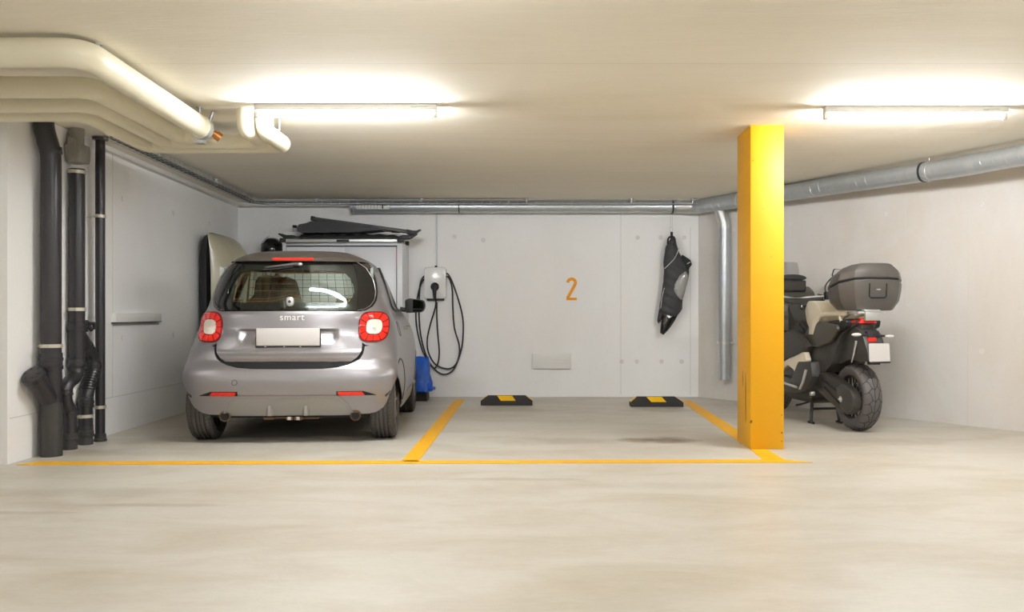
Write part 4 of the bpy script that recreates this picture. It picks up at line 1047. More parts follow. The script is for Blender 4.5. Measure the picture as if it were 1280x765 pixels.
# tail lights
def rr_out(cx, cz, hw_, hh, k=5, n=40, e=3.2):
    return [(cx+hw_*math.copysign(abs(math.cos(a))**(2/e), math.cos(a)), cz+hh*math.copysign(abs(math.sin(a))**(2/e), math.sin(a))) for a in [2*PI*i/n for i in range(n)]]
for sg in (1, -1):
    cx_, cz_ = .618, .882
    pass
    O = [ir(x, z) for x, z in rr_out(cx_, cz_, .108, .118)]
    O = [(s*sg, z) for s, z in O][::sg]
    base = sheet('tail_light', O, cfn(.012), M['red_dark'], car, step=(.05,.03), thick=.012)
    # 12 segments around
    N_ = 12
    for k in range(N_):
        a0 = 2*PI*(k+.08)/N_; a1 = 2*PI*(k+.92)/N_
        def pt(a, f):
            c_, s_ = math.cos(a), math.sin(a); r_ = (abs(c_)**3.2+abs(s_)**3.2)**(-1/3.2); return (cx_+.100*f*r_*c_, cz_+.110*f*r_*s_)
        pts = [pt(a0+(a1-a0)*i/4, .98) for i in range(5)]+[pt(a1-(a1-a0)*i/4, .60) for i in range(5)]
        q = [(s*sg, z) for s, z in [ir(*p) for p in pts]][::sg]
        sheet('lamp_segment', q, cfn(.017), M['red_lens'], base, step=(.05,.04), thick=.006)
    q = [(s*sg, z) for s, z in [ir(x, z) for x, z in rr_out(cx_, cz_, .054, .060)]][::sg]
    sheet('reversing_lens', q, cfn(.019), M['white_lens'], base, step=(.03,.03), thick=.008)
    m = MB(); m.lathe([(0,-.006),(.012,-.006),(.014,0)], cs(*ir(sg*cx_,cz_-.012))+Vector((sg*.012,-.024,0)), (0,1,0), 14); m.build('bulb_reflector', M['galv_light'], base)
# rear window: frit frame, glass, details
sheet('rear_window_frit', dens(gwo, ir, .06), cfn(.002), M['black_gloss'], car, step=(.06,.05), thick=.004, holes=[dens([(x*.80+.0, 1.195+(z-1.195)*.68) for x, z in gwo], ir, .08)])
rw = sheet('rear_window', dens(gwo, ir, .06), cfn(.004), M['glass'], car, step=(.06,.05), thick=.003)
m = MB(); M['amber_wire'] = mat('orange_heating_wire', srgb(150,112,62), .6)
for z in (1.30,1.27,1.215,1.16,1.10,1.08):
    xs = [-.44+.88*i/20 for i in range(21)]; m.tube([cfn(.0045)(*ir(x*(1 if z < 1.25 else .85), z+(.03*math.exp(-(x/.09)**2) if z < 1.12 else 0))) for x in xs], .0011, 4)
for sx in (-1, 1): m.tube([cfn(.0045)(*ir(sx*x, z)) for x, z in [(.44,1.08),(.43,1.16),(.40,1.27),(.375,1.30)]], .0014, 4)
m.build('heating_wire', M['amber_wire'], rw)
m = MB(); q = cfn(.010)(*ir(.0, 1.075)); m.ellipsoid(q, (.030,.018,.036), 20, 12, e=.7); m.build('window_latch', M['galv_light'], rw)
m = MB(); m.lathe([(0,-.019),(.011,-.019),(.013,-.015)], q, (0,1,0), 14); m.build('latch_lock', M['dark_band'], rw)
hump = [(-.16,1.04),(.16,1.04),(.13,1.058),(.085,1.085),(.05,1.105),(-.05,1.105),(-.085,1.085),(-.13,1.058)]
sheet('latch_cover', dens(hump, ir, .03), cfn(-.001), M['black_gloss'], car, step=(.05,.03), thick=.002)
# wiper near the top of the glass
m = MB(); wp = [cfn(.022)(*ir(x, z)) for x, z in [(.045,1.362),(.0,1.362),(-.08,1.352),(-.21,1.336)]]
m.tube(spline(wp, 6), [.016,.006], 12, flat=.7); m.build('wiper_arm', M['dark_grey'], car)
m = MB(); m.ellipsoid(cfn(.022)(*ir(.055,1.362)), (.02,.016,.014), 14, 8); m.build('wiper_cap', M['galv_light'], car)
m = MB(); m.tube([cfn(.010)(*ir(x, z)) for x, z in [(.0,1.348),(-.10,1.334),(-.23,1.322)]], .006, 8); m.build('wiper_blade', M['black'], car)
# roof + spoiler
m = MB(); rings = []
for z in [1.392,1.398,1.41,1.42,1.432,1.444,1.455,1.463,1.471,1.478,1.484,1.489,1.493,1.496,1.4985,1.50]:
    ring = []
    for i in range(96):
        s = -4+8*i/96; p = cfn(.008)(s, z); 
        if abs(s) < 1.0: p = p+Vector((0, -.035*(1-abs(s))**.5*max(0, 1-(z-1.392)/.06), 0))
        ring.append(p)
    rings.append(ring)
m.loft(rings); roof = m.build('roof', M['roof_reflected'], car, smooth=60)
sp = cs(*ir(0,1.40))
sheet('brake_light', dens([(-.155,1.398),(.155,1.398),(.155,1.413),(-.155,1.413)], ir, .03), lambda s, z: cfn(.013)(s, z)+Vector((0,-.035*(1-abs(s))**.5*max(0,1-(z-1.392)/.06),0)), M['red_lens'], car, step=(.05,.02), thick=.006)
# number plate and badge
pm = cs(*ir(0,.785)); py_ = pm.y-.018
npz = .812
pl_ = bpy.data.objects
m = MB(); m.box(-.232,.240,py_-.010,py_-.002,npz-.066,npz+.066); npl = m.build('number_plate', M['plate'], car, bevel=.004)
m = MB(); m.box(-.238,.246,py_-.002,py_+.012,npz-.078,npz+.058); m.box(-.238,.246,py_-.012,py_-.002,npz-.078,npz-.068); m.build('plate_holder', M['black'], car, bevel=.003)
m = MB()
for x in (-.17, -.03, .09): m.box(x,x+.012,py_-.0125,py_-.011,npz-.075,npz-.070)
m.split('holder_clip', M['white_enamel'], car, smooth=0)
m = MB(); m.box(-.12,-.08,pm.y-.02,pm.y+.01,.857,.868); m.build('plate_lamp', M['black'], car)
tx = bpy.data.curves.new('badge', 'FONT'); tx.body = 'smart'; tx.size = .072; tx.extrude = .0015; tx.align_x = 'CENTER'; tx.space_character = 1.12
to = bpy.data.objects.new('badge', tx); bp_ = cs(*ir(.02,.955)); to.location = (.025, bp_.y-.011, .938); to.rotation_euler = (PI/2-.12, 0, 0); tx.materials.append(M['chrome'])
C.objects.link(to); bpy.context.view_layer.update()
tme = bpy.data.meshes.new_from_object(to.evaluated_get(bpy.context.evaluated_depsgraph_get()))
tme.materials.clear(); tme.materials.append(M['white_enamel']); t2 = bpy.data.objects.new('lettering', tme); C.objects.link(t2); t2.parent = car; t2.location = to.location; t2.rotation_euler = to.rotation_euler
bpy.data.objects.remove(to); bpy.data.curves.remove(tx)
# front: windscreen, bonnet, face
sheet('windscreen', dens(wso, ifr, .08), cfn(.002), M['glass_clear'], car, step=(.1,.06), thick=.004) if False else None
def cfn8(off):
    g = cfn(off)
    def f(s, z): return g(s, z) if s <= 4 else g(-(8-s), z)
    def cs8(s, z):
        p = cs(s, z) if s <= 4 else cs(-(8-s), z); return p
    def f2(s, z):
        e = .004; n = (cs8(s+e, z)-cs8(s-e, z)).cross(cs8(s, z+e)-cs8(s, z-e)); n = n.normalized() if n.length > 1e-12 else Vector((0,0,1)); return cs8(s, z)+n*off
    return f2
# windscreen, bonnet and bumper at the front (hidden here, seen from the side)
sheet('windscreen', dens(wso, ifr, .08), cfn8(.002), M['glass_clear'], car, step=(.1,.06), thick=.004)
bn = [(0,.80),(.50,.80),(.66,.86),(.70,.93),(.66,1.0),(0,1.005)]; bno = bn+[(-x, z) for x, z in bn[-2:0:-1]]
sheet('bonnet', dens(bno, ifr, .06), cfn8(.005), M['paint'], car, step=(.08,.03), thick=.01)
fb = [(0,.20),(.62,.20),(.74,.38),(.72,.60),(.60,.785),(0,.79)]; fbo = fb+[(-x, z) for x, z in fb[-2:0:-1]]
sheet('front_bumper', dens(fbo, ifr, .06), cfn8(.005), M['paint'], car, step=(.08,.04), thick=.01)
sheet('grille', dens(rpoly([(-.34,.50),(.34,.50),(.40,.66),(-.40,.66)], .05), ifr, .06), cfn8(.012), M['black'], car, step=(.08,.04), thick=.006)
for sg in (-1, 1):
    q = rr_out(sg*.55, .72, .11, .09)
    sheet('headlight', [ifr(*p) for p in q], cfn8(.014), M['white_plastic'], car, step=(.05,.04), thick=.01)
# door mirrors
for sg in (1, -1):
    m = MB(); x0 = sg*.705
    m.tube(spline([(x0,1.40,1.03),(sg*.76,1.40,1.02),(sg*.83,1.38,1.03)], 6), [.022,.018], 12); 
    mi = m.build('mirror_arm', M['black'], car)
    ol = rpoly([(-.095,-.065),(.075,-.055),(.10,.0),(.085,.055),(-.05,.075),(-.10,.06)], .03, 5)
    cx = sg*.855
    m = MB(); m.loft([[Vector((cx+sg*x*s, 1.33+y, 1.055+z*s)) for x, z in ol] for y, s in [(0,.96),(.012,1.02),(.05,1.0),(.09,.85),(.115,.55),(.122,.2)]]); mh = m.build('mirror_housing', M['black_gloss'], car)
    m = MB(); m.loft([[Vector((cx+sg*x*s*.93, 1.322+y-x*.42, 1.055+z*s)) for x, z in ol] for y, s in [(.0,.86),(-.004,.86)]]); m.build('mirror_glass', M['mirror'], mh)
# wheels
def wheel(x, y, R, wd, sg, parent):
    pass
    prof = []; h = wd/2
    rim = .205
    pr = [(rim,-h*.78),(rim+.02,-h*.95),(R-.06,-h*1.04),(R-.025,-h*1.0),(R-.008,-h*.88),(R-.002,-h*.80)]
    gx = [-.50,-.17,.17,.50]
    for g in gx:
        c = g*h; pr += [(R,c-.007),(R-.010,c-.0055),(R-.010,c+.0055),(R,c+.007)]
    pr += [(R-.002,h*.80),(R-.008,h*.88),(R-.025,h*1.0),(R-.06,h*1.04),(rim+.02,h*.95),(rim,h*.78)]
    m = MB(); m.lathe(pr, (x,y,R), (1,0,0), 72)
    # shoulder blocks
    ty_ = m.build('tyre', M['rubber'], parent, smooth=35)
    m = MB()
    for k in range(60):
        a = 2*PI*k/60
        for s_ in (-1, 1):
            c0 = Vector((x+s_*h*.60, y+(R+.0003)*math.sin(a), R+(R+.0003)*math.cos(a))); c1 = Vector((x+s_*h*.86, y+(R-.005)*math.sin(a+.03), R+(R-.005)*math.cos(a+.03)))
            m.tube([c0, c1], .0022, 4)
    m.build('tread_cuts', M['rubber_dark'], ty_)
    m = MB(); o_ = h*.80*sg
    m.lathe([(rim+.006,-h*.85),(rim+.012,-h*.8),(rim-.01,-h*.7),(rim-.03,0),(rim-.01,h*.7),(rim+.012,h*.8),(rim+.006,h*.85)], (x,y,R), (1,0,0), 48)
    for k in range(8):
        a = 2*PI*k/8; d_ = Vector((0, math.sin(a), math.cos(a))); e_ = Vector((0, math.cos(a), -math.sin(a))); c = Vector((x+sg*h*.70, y, R))
        m.loft([[c+d_*rr_+e_*w_+Vector((sg*o2,0,0)) for w_, o2 in ((-ww,0),(ww,0),(ww*.6,.018),(-ww*.6,.018))] for rr_, ww in [(.03,.022),(.12,.014),(rim-.005,.020)]])
    m.lathe([(0,.022*sg),(.035,.02*sg),(.045,0),(.04,-.03*sg)], (x+sg*h*.70,y,R), (1,0,0), 24)
    m.build('rim', M['alloy'], parent)
    m = MB(); m.lathe([(0,-.01),(.14,-.01),(.14,.01),(0,.01)], (x+sg*.01,y,R), (1,0,0), 32); m.build('brake_disc', M['rust'], parent)
for sg in (-1, 1):
    wheel(sg*.692, 0, .298, .185, sg, car); wheel(sg*.735, 1.873, .290, .165, sg, car)
# underbody, arches, exhausts, tow bracket
m = MB(); m.box(-.50,.50,-.26,.36,.19,.70); m.box(-.60,.60,.36,1.50,.17,.40); m.box(-.50,.50,1.50,2.12,.19,.75); m.box(-.76,.76,.42,1.45,.17,.38); m.build('underbody', M['void'], car, bevel=.01)
m = MB(); m.tube([(-.70,0,.29),(.70,0,.29)], .035, 16); m.tube([(-.70,1.873,.29),(.70,1.873,.29)], .03, 16); m.split('axle', M['void'], car)
for sx in (-.475, .50):
    m = MB(); m.tube([(sx+.03*(-1 if sx > 0 else 1),.05,.24),(sx,-.15,.225),(sx,-.335,.212)], .034, 20); m.lathe([(.036,-.02),(.040,-.02),(.040,.01),(.036,.01)], (sx,-.32,.212), (0,1,0), 24, closed=True)
    m.build('exhaust', M['rust'], car)
    m = MB(); m.lathe([(0,0),(.031,0),(.031,.01)], (sx,-.3365,.212), (0,1,0), 20); m.build('exhaust_bore', M['void'], car)
m = MB(); m.box(-.14,.14,-.28,-.20,.185,.215); m.box(-.20,-.12,-.30,-.22,.18,.20); m.box(-.02,.03,-.34,-.26,.18,.205); m.box(.04,.10,-.34,-.26,.18,.205)
m.box(.10,.22,-.29,-.22,.182,.198); m.build('tow_bracket', M['rust'], car, bevel=.004)
m = MB()
for x in (.005, .07): m.box(x-.012,x+.012,-.345,-.338,.182,.205)
m.split('bolt', M['galv_light'], car)
# interior
m = MB(); m.box(-.62,.62,-.18,.42,.70,.82); m.box(-.60,.60,.42,1.4,.40,.44); m.build('load_floor', M['interior'], car)
for sx in (-.33, .33):
    m = MB(); hs_ = 1.0 if sx < 0 else .72
    m.loft([[Vector((sx+x*sw, y+yy, z)) for x, yy in ((-.23,-.05),(.23,-.05),(.25,.03),(.15,.06),(-.15,.06),(-.25,.03))] for z, y, sw in ([(.50,.74,1.0),(.75,.66,1.0),(.98,.60,.95),(1.10,.575,.80),(1.14,.57,.58),(1.26,.56,.52),(1.31,.555,.38)] if sx < 0 else [(.50,.74,1.0),(.75,.66,1.0),(.95,.60,.95),(1.02,.58,.80),(1.05,.57,.5),(1.12,.56,.4)])])
    m.loft([[Vector((sx+x, y, z)) for x, z in ((-.24,z0),(.24,z0),(.24,z1),(-.24,z1))] for y, z0, z1 in [(.68,.44,.60),(1.10,.46,.62),(1.18,.46,.56)]])
    m.build('seat', M['interior'], car, bevel=.02, smooth=60)
m = MB(); m.box(-.66,.66,1.34,1.62,.62,.98); m.build('dashboard', M['interior'], car, bevel=.03)
m = MB(); m.lathe([(.17,-.012),(.185,0),(.17,.012),(.155,0)], (-.33,1.25,.95), (0,.9,-.4), 32, closed=True); m.build('steering_wheel', M['interior'], car)
m = MB()
for k in range(14): x = -.50+k*1.0/13; m.tube([(x,.46,.84),(x*.85,.42,1.36)], .0022, 5)
for k in range(8): z = .88+k*.065; m.tube([(-.52+.06*k/8,.46-.04*k/8,z),(.52-.06*k/8,.46-.04*k/8,z)], .0022, 5)
m.build('cargo_net', M['void'], car)
m = MB()
m.tube([(-.52,.44,.84),(-.46,.40,1.37),(.46,.40,1.37),(.52,.44,.84)], .012, 8); m.build('net_frame', M['interior'], car)
def hl_(u, v): return Vector((u, v, 1.425-.05*(u/.5)**2))
sheet('headliner', [(-.46,.0),(.46,.0),(.46,1.0),(-.46,1.0)], hl_, M['interior_light'], car, step=(.1,.2), thick=.006)
for sg in (-1, 1):
    m = MB(); m.loft([[Vector((sg*x, y, z)) for y, z in ((y0,z0),(y1,z0),(y1,z1),(y0,z1))] for x, y0, y1, z0, z1 in [(.60,.0,.36,1.0,1.36),(.575,.02,.36,1.0,1.35)]]); m.build('pillar_trim', M['interior_light'], car)
# loose dark jacket draped over the left seat
ol = [(-.40,.86),(.06,.86),(.02,.95),(-.06,1.10),(-.10,1.27),(-.20,1.31),(-.30,1.24),(-.38,1.05)]
m = puffy(rpoly(ol, .03, 3), lambda u, v, w_: (u, .52-w_, v), .05, .05); m.build('seat_cover', M['fabric2'], car, smooth=60)
# ================================================================ THE MOTORCYCLE
BX, BZ, BYAW = 2.80, 7.64, math.radians(9)
cb_, sb_ = math.cos(BYAW), math.sin(BYAW)
bike = thing('motorcycle', 'black and cream adventure scooter on its centre stand behind the yellow pillar', 'motorcycle', (BX, BZ, 0), BYAW)
def bl(px, py, lx):       # side view point of the machine on the plane lx, from where it shows
    a = (px-658)/F; y = (BX+cb_*lx-a*(BZ+sb_*lx))/(a*cb_+sb_); Z = BZ+sb_*lx+cb_*y
    return (y, 1+(390-py)*Z/F)
M['bike_black'] = mat('motorcycle_black_plastic', srgb(58,56,54), .45, bump=.03, bscale=200)
M['bike_satin'] = mat('motorcycle_satin_grey', srgb(84,80,72), .38, metal=.3)
M['case'] = mat('top_case_graphite', srgb(88,84,80), .38, metal=.2, bump=.05, bscale=250)
M['cream_paint'] = mat('motorcycle_cream_paint', srgb(224,214,192), .3, coat=.4)
M['dark_steel'] = mat('dark_steel', srgb(70,66,62), .4, metal=.6)
M['screen'] = glass('smoke_screen', (.80,.80,.82,1), .12)
M['bike_tyre'] = mat('motorcycle_tyre', srgb(88,84,84), .6, noise=.08, nscale=30)
M['amber'] = mat('clear_indicator_lens', srgb(215,210,205), .25, coat=.4)
def slab(name, pts, x0, x1, mt, parent=bike, r=.02, taper=1.0, bevel=.008, curve=0):
    q = rpoly(pts, r, 3) if r else pts; cy = sum(p[0] for p in q)/len(q); cz = sum(p[1] for p in q)/len(q)
    m = MB(); rings = []
    for k, f in enumerate((0, .5, 1)):
        x = x0+(x1-x0)*f; s = (taper if f == 0 else 1.0)
        rings.append([Vector((x, cy+(y-cy)*s, cz+(z-cz)*s)) for y, z in q])
    if taper != 1.0: rings = [rings[0], [Vector((x0+(x1-x0)*.25, y, z)) for y, z in q], rings[2]]
    m.loft(rings); return m.build(name, mt, parent, bevel=bevel)
# wheels
def bwheel(y0, R, wd, rim, par_name):
    prof = [(rim,-wd*.42),(rim+.015,-wd*.46)]
    for i in range(-9, 10):
        a = i/9*math.radians(78); prof.append((R-.045*R/.28*(1-math.cos(a))*1.25-.0, wd*.52*math.sin(a)/math.sin(math.radians(78))))
    prof += [(rim+.015,wd*.46),(rim,wd*.42)]
    m = MB(); m.lathe(prof, (0,y0,R), (1,0,0), 72); tyre = m.build('tyre', M['bike_tyre'], bike, smooth=50)
    m = MB()
    def on(a, w_):
        ww = max(-.98, min(.98, w_)); al = math.asin(ww*math.sin(math.radians(78))); rr_ = R-.045*R/.28*(1-math.cos(al))*1.25+.0006
        return Vector((wd*.52*ww, y0+rr_*math.sin(a), R+rr_*math.cos(a)))
    n = 18
    for k in range(n):
        a = 2*PI*k/n; st = 2*PI/n
        m.tube([on(a, -.92), on(a+.05, -.6), on(a+.16, -.25), on(a+.12, 0), on(a+.22,.3), on(a+.12,.62), on(a+.10,.92)], .0030, 4)
        m.tube([on(a+.16, -.25), on(a+.16+st*.5, -.42), on(a+st+.05, -.6)], .0026, 4)
        m.tube([on(a+.22, .3), on(a+.16+st*.5, .45), on(a+st+.12, .62)], .0026, 4)
        m.tube([on(a+.12, 0), on(a+st*.6+.1, -.06), on(a+st+.12, 0)], .0026, 4)
    m.build('tread_groove', M['rubber_dark'], tyre)
    m = MB(); m.lathe([(rim+.003,-wd*.43),(rim+.012,-wd*.40),(rim-.012,-wd*.33),(rim-.02,0),(rim-.012,wd*.33),(rim+.012,wd*.40),(rim+.003,wd*.43)], (0,y0,R), (1,0,0), 48)
    rimo = m.build('rim', M['black'], bike)
    m = MB()
    for k in range(36):
        a = 2*PI*k/36; s_ = -1 if k % 2 else 1; b = a+(.35 if (k//2) % 2 else -.35)
        m.tube([(s_*.05, y0+.045*math.sin(b), R+.045*math.cos(b)), (s_*.035, y0+(rim-.008)*math.sin(a), R+(rim-.008)*math.cos(a))], .0022, 6)
    m.build('spokes', M['galv_light'], rimo)
    m = MB(); m.lathe([(0,-.07),(.035,-.07),(.05,-.05),(.03,-.02),(.03,.02),(.05,.05),(.035,.07),(0,.07)], (0,y0,R), (1,0,0), 24); m.build('hub', M['dark_steel'], bike)
    m = MB(); m.lathe([(.055,-.003),(.115,-.003),(.115,.003),(.055,.003)], (-.075 if y0 > 1 else .075, y0, R), (1,0,0), 36, closed=True); m.build('brake_disc', M['galv_light'], bike)
bwheel(0, .283, .162, .185, 'rear'); bwheel(1.58, .300, .125, .215, 'front')
# swing arm with its chain cover on the left
def bp(pts, lx): return [bl(px, py, lx) for px, py in pts]
arm = bp([(1020,472),(1027,464),(1036,466),(1050,476),(1064,487),(1069,498),(1068,512),(1061,519),(1050,512),(1036,500),(1022,486)], -.16)
sa = slab('swing_arm', arm, -.185, -.10, M['dark_steel'], r=.03, taper=.94, bevel=.01)
cov = bp([(1046,485),(1054,480),(1063,487),(1068,497),(1067,510),(1060,516),(1052,510),(1050,500)], -.19)
slab('chain_cover', cov, -.205, -.18, M['bike_black'], sa, r=.02, taper=.9, bevel=.006)
m = MB(); q = bl(1050,499,-.21); m.lathe([(0,-.02),(.010,-.02),(.012,-.008),(.026,-.004),(.026,.01),(0,.01)], (-.202,q[0],q[1]), (1,0,0), 8); m.build('axle_nut', M['galv_light'], sa)
m = MB()
for a_, b_ in (((1026,474),(1048,490)), ((1030,484),(1050,505))):
    p0 = bl(*a_, -.19); p1 = bl(*b_, -.19); m.tube([(-.187,*p0),(-.187,*p1)], .006, 8)
m.split('cover_rib', M['void'], sa)
slab('swing_arm', [(0,.25),(.06,.33),(.5,.40),(.5,.33),(.06,.24)], .09, .13, M['dark_steel'], r=.01)
m = MB(); m.tube([(-.18,0,.283),(.14,0,.283)], .014, 12); m.build('axle', M['galv_light'], bike)
# engine block, gearbox
m = MB()
m.loft([[Vector((x, y, z)) for x, y in ((-w_,y0),(w_,y0),(w_,y1),(-w_,y1))] for z, w_, y0, y1 in [(.17,.12,.62,1.0),(.22,.16,.50,1.10),(.40,.17,.48,1.12),(.52,.14,.50,1.05)]])
m.build('engine_block', M['dark_steel'], bike, bevel=.025)
m = MB(); m.lathe([(0,-.03),(.09,-.03),(.10,-.01),(.10,.03)], (-.165,.80,.34), (1,0,0), 28); m.build('engine_cover', M['bike_black'], bike)
# rear inner fender (black)
fen = bp([(1052,408),(1068,405),(1081,417),(1088,440),(1089,452),(1078,452),(1066,449),(1052,455),(1040,456),(1036,440)], -.06)
slab('rear_fender', fen, -.085, .085, M['bike_black'], r=.02)
# tail body
tail = [(.66,.78),(.54,.86),(.30,.905),(.10,.93),(-.08,.945),(-.15,.94),(-.15,.90),(-.04,.85),(.04,.79),(.10,.68),(.15,.56),(.24,.48),(.40,.455),(.52,.52),(.64,.64)]
def tw(y): return .085+.085*max(0, min(1, (y+.15)/.38))**.8
m = MB(); q = rpoly(tail, .02, 3)
m.loft([[Vector((f*tw(y), y, z)) for y, z in q] for f in (-1, -.9, .9, 1)]); m.build('tail_body', M['bike_black'], bike, bevel=.006)
sc = bp([(1004,423),(1012,408),(1024,402),(1046,406),(1048,412),(1038,428),(1022,434),(1010,431)], -.18)
slab('side_cover', sc, -.192, -.16, M['bike_satin'], r=.02, taper=.9, bevel=.01)
# seat
seat = [(-.10,.93),(.12,.925),(.22,.88),(.42,.85),(.62,.86),(.74,.92),(.78,.88),(.62,.80),(.20,.80),(-.08,.87)]
slab('seat', seat, -.155, .155, M['black'], r=.02, bevel=.03)
# grab rails (cream)
for s_ in (-1, 1):
    m = MB(); m.tube(spline([(s_*.185,.44,.86),(s_*.19,.40,.93),(s_*.18,.28,.975),(s_*.165,.10,.985),(s_*.14,-.06,.99)], 6), .019, 10, flat=.6); m.build('grab_rail', M['cream_paint'], bike)
    m = MB(); m.loft([[Vector((s_*.185, y, z)) + Vector((d, 0, 0)) for d, y, z in ((-.01,y0,z0),(.01,y0,z0),(.01,y1,z0),(-.01,y1,z0))] for y0, y1, z0 in [(.42,.50,.80),(.38,.49,.87),(.30,.44,.955)]]); m.build('rail_bracket', M['cream_paint'], bike, bevel=.004)
    m = MB(); m.tube([(s_*.15,-.0,.92),(s_*.14,.04,.97)], .014, 8); m.build('rail_bracket', M['cream_paint'], bike)
# tail lamp with red side strip
m = MB(); m.loft([[Vector((x*w_, y, z)) for x, z in ((-1,.905),(1,.905),(.8,.95),(-.8,.95))] for y, w_ in [(-.185,.05),(-.17,.075),(-.10,.085)]]); m.build('tail_lamp', M['red_lens'], bike, bevel=.004)
m = MB(); m.loft([[Vector((x*w_, y, z)) for x, z in ((-1,.85),(1,.85),(1,.90),(-1,.90))] for y, w_ in [(-.16,.05),(-.10,.08),(.0,.09)]]); m.build('tail_underside', M['bike_black'], bike, bevel=.006)
for s_ in (-1, 1):
    m = MB(); m.loft([[Vector((s_*x, y, z+dz)) for dz in (-.008,.008)]+[Vector((s_*(x-.02), y, z+dz)) for dz in (.008,-.008)] for x, y, z in [(tw(-.13)+.008,-.13,.922),(tw(-.05)+.008,-.05,.908),(tw(.05)+.008,.05,.886),(tw(.17)+.008,.17,.858)]]); m.build('red_trim', M['red_lens'], bike)
# number plate holder, indicators, plate lamp
m = MB(); m.loft([[Vector((x, y, z)) for x, y in ((-w_,y0),(w_,y0),(w_,y0+.03),(-w_,y0+.03))] for z, w_, y0 in [(.88,.05,-.14),(.80,.06,-.20),(.77,.07,-.24),(.57,.05,-.27)]]); m.build('plate_bracket', M['black'], bike, bevel=.004)
pz = -.262
def pt_(x, z): return Vector((x, -.300-.25*(.75-z)*.3, z))
m = MB(); pr_ = rpoly([(-.075,.595),(.105,.595),(.105,.745),(-.075,.745)], .012, 3)
m.prism(pr_, lambda u, v, q: pt_(u, v)+Vector((0,-q,0)), .004, .008); m.build('number_plate', M['plate'], bike, smooth=0)
m = MB(); m.prism([(-.06,.585),(.105,.585),(.105,.598),(-.06,.598)], lambda u, v, q: pt_(u, v)+Vector((0,-q,0)), 0, .012); m.build('plate_rim', M['dark_steel'], bike, smooth=0)
m = MB(); m.box(-.055,.02,-.262,-.235,.757,.790); m.build('rear_reflector', M['red_lens'], bike, bevel=.004)
m = MB(); m.tube([(-.12,-.235,.81),(-.02,-.235,.815),(.13,-.235,.80)], .010, 8); m.box(-.05,.05,-.25,-.20,.79,.845); m.build('indicator_bar', M['black'], bike, bevel=.003)
for s_, zz in ((-1,.815),(1,.80)):
    m = MB(); m.ellipsoid((s_*.145+.0,-.240,zz), (.045,.018,.015), 16, 8); m.build('indicator', M['amber'], bike)
m = MB(); m.tube([bl(1078,425,-.10)and (-.09,-.14,.76), (-.10,-.12,.66), (-.105,-.09,.58)], [.012,.004], 8); m.build('fender_stay', M['galv_light'], bike)
# rear carrier and top case
m = MB(); m.box(-.12,.12,-.22,.12,.985,1.003); m.tube([(-.10,.1,.93),(-.10,-.05,.985)], .012, 8); m.tube([(.10,.1,.93),(.10,-.05,.985)], .012, 8); m.box(-.06,.06,-.235,-.20,.93,1.0); m.build('luggage_carrier', M['galv_light'], bike, bevel=.005)
tc = MB()
CXo = .045
plan = [(-.20,-.225),(-.285,-.12),(-.29,.02),(-.24,.15),(.24,.15),(.29,.02),(.285,-.12),(.20,-.225),(.09,-.245),(-.09,-.245)]
def tzz(z, y): return z+(-.27*(y+.24)*max(0, 1-abs(z-1.27)/.22))
def ringtc(z, s, dy=0, tilt=1): return [Vector((x*s+CXo, -.04+(y+.04)*s+dy, tzz(z, y) if tilt else z)) for x, y in plan]
tc.loft([ringtc(1.012,.70), ringtc(1.02,.76), ringtc(1.10,.93), ringtc(1.20,.985), ringtc(1.262,1.0), ringtc(1.268,.985)]); case = tc.build('top_case', M['case'], bike, bevel=.004)
tc = MB(); tc.loft([ringtc(1.266,.965), ringtc(1.284,.965)]); tc.build('case_seam', M['void'], case)
tc = MB(); tc.loft([ringtc(1.282,.985), ringtc(1.290,1.0), ringtc(1.345,.94,-.01), ringtc(1.395,.70,-.035), ringtc(1.405,.58,-.045)]); tc.build('case_lid', M['case'], case, bevel=.004)
m = MB(); pp = [(-.075,1.235),(-.075,1.13),(-.06,1.118),(.06,1.118),(.075,1.13),(.075,1.235)]
m.tube([(x+CXo, -.245-.0*(z)+(1.262-z)*.05-.0, z) for x, z in pp], .005, 6); m.build('latch_panel_edge', M['void'], case)
m = MB(); m.box(-.016+CXo,.016+CXo,-.252,-.238,1.18,1.19); m.build('case_badge', M['galv_light'], case)
m = MB(); m.box(-.07,.07,-.235,-.10,1.0,1.02); m.build('case_latch', M['galv_light'], case, bevel=.004)
# cream centre/front panels
pan = bp([(1014,393),(1022,386),(1034,380),(1041,378),(1050,388),(1040,393),(1030,398),(1022,410),(1014,418)], -.10)
slab('cream_side_panel', [(.30,.93),(.36,1.02),(.48,1.10),(.60,1.10),(.66,1.02),(.62,.90),(.52,.80),(.42,.80)], -.155, .155, M['cream_paint'], r=.03, bevel=.02)
low = bp([(985,452),(1000,442),(1010,440),(1013,450),(1008,462),(1001,476),(997,462),(990,456),(980,464),(978,456)], -.2)
slab('cream_leg_panel', low, -.24, -.19, M['cream_paint'], r=.01, bevel=.006)
slab('cream_leg_panel', [(y, z) for y, z in low], .19, .24, M['cream_paint'], r=.01, bevel=.006)
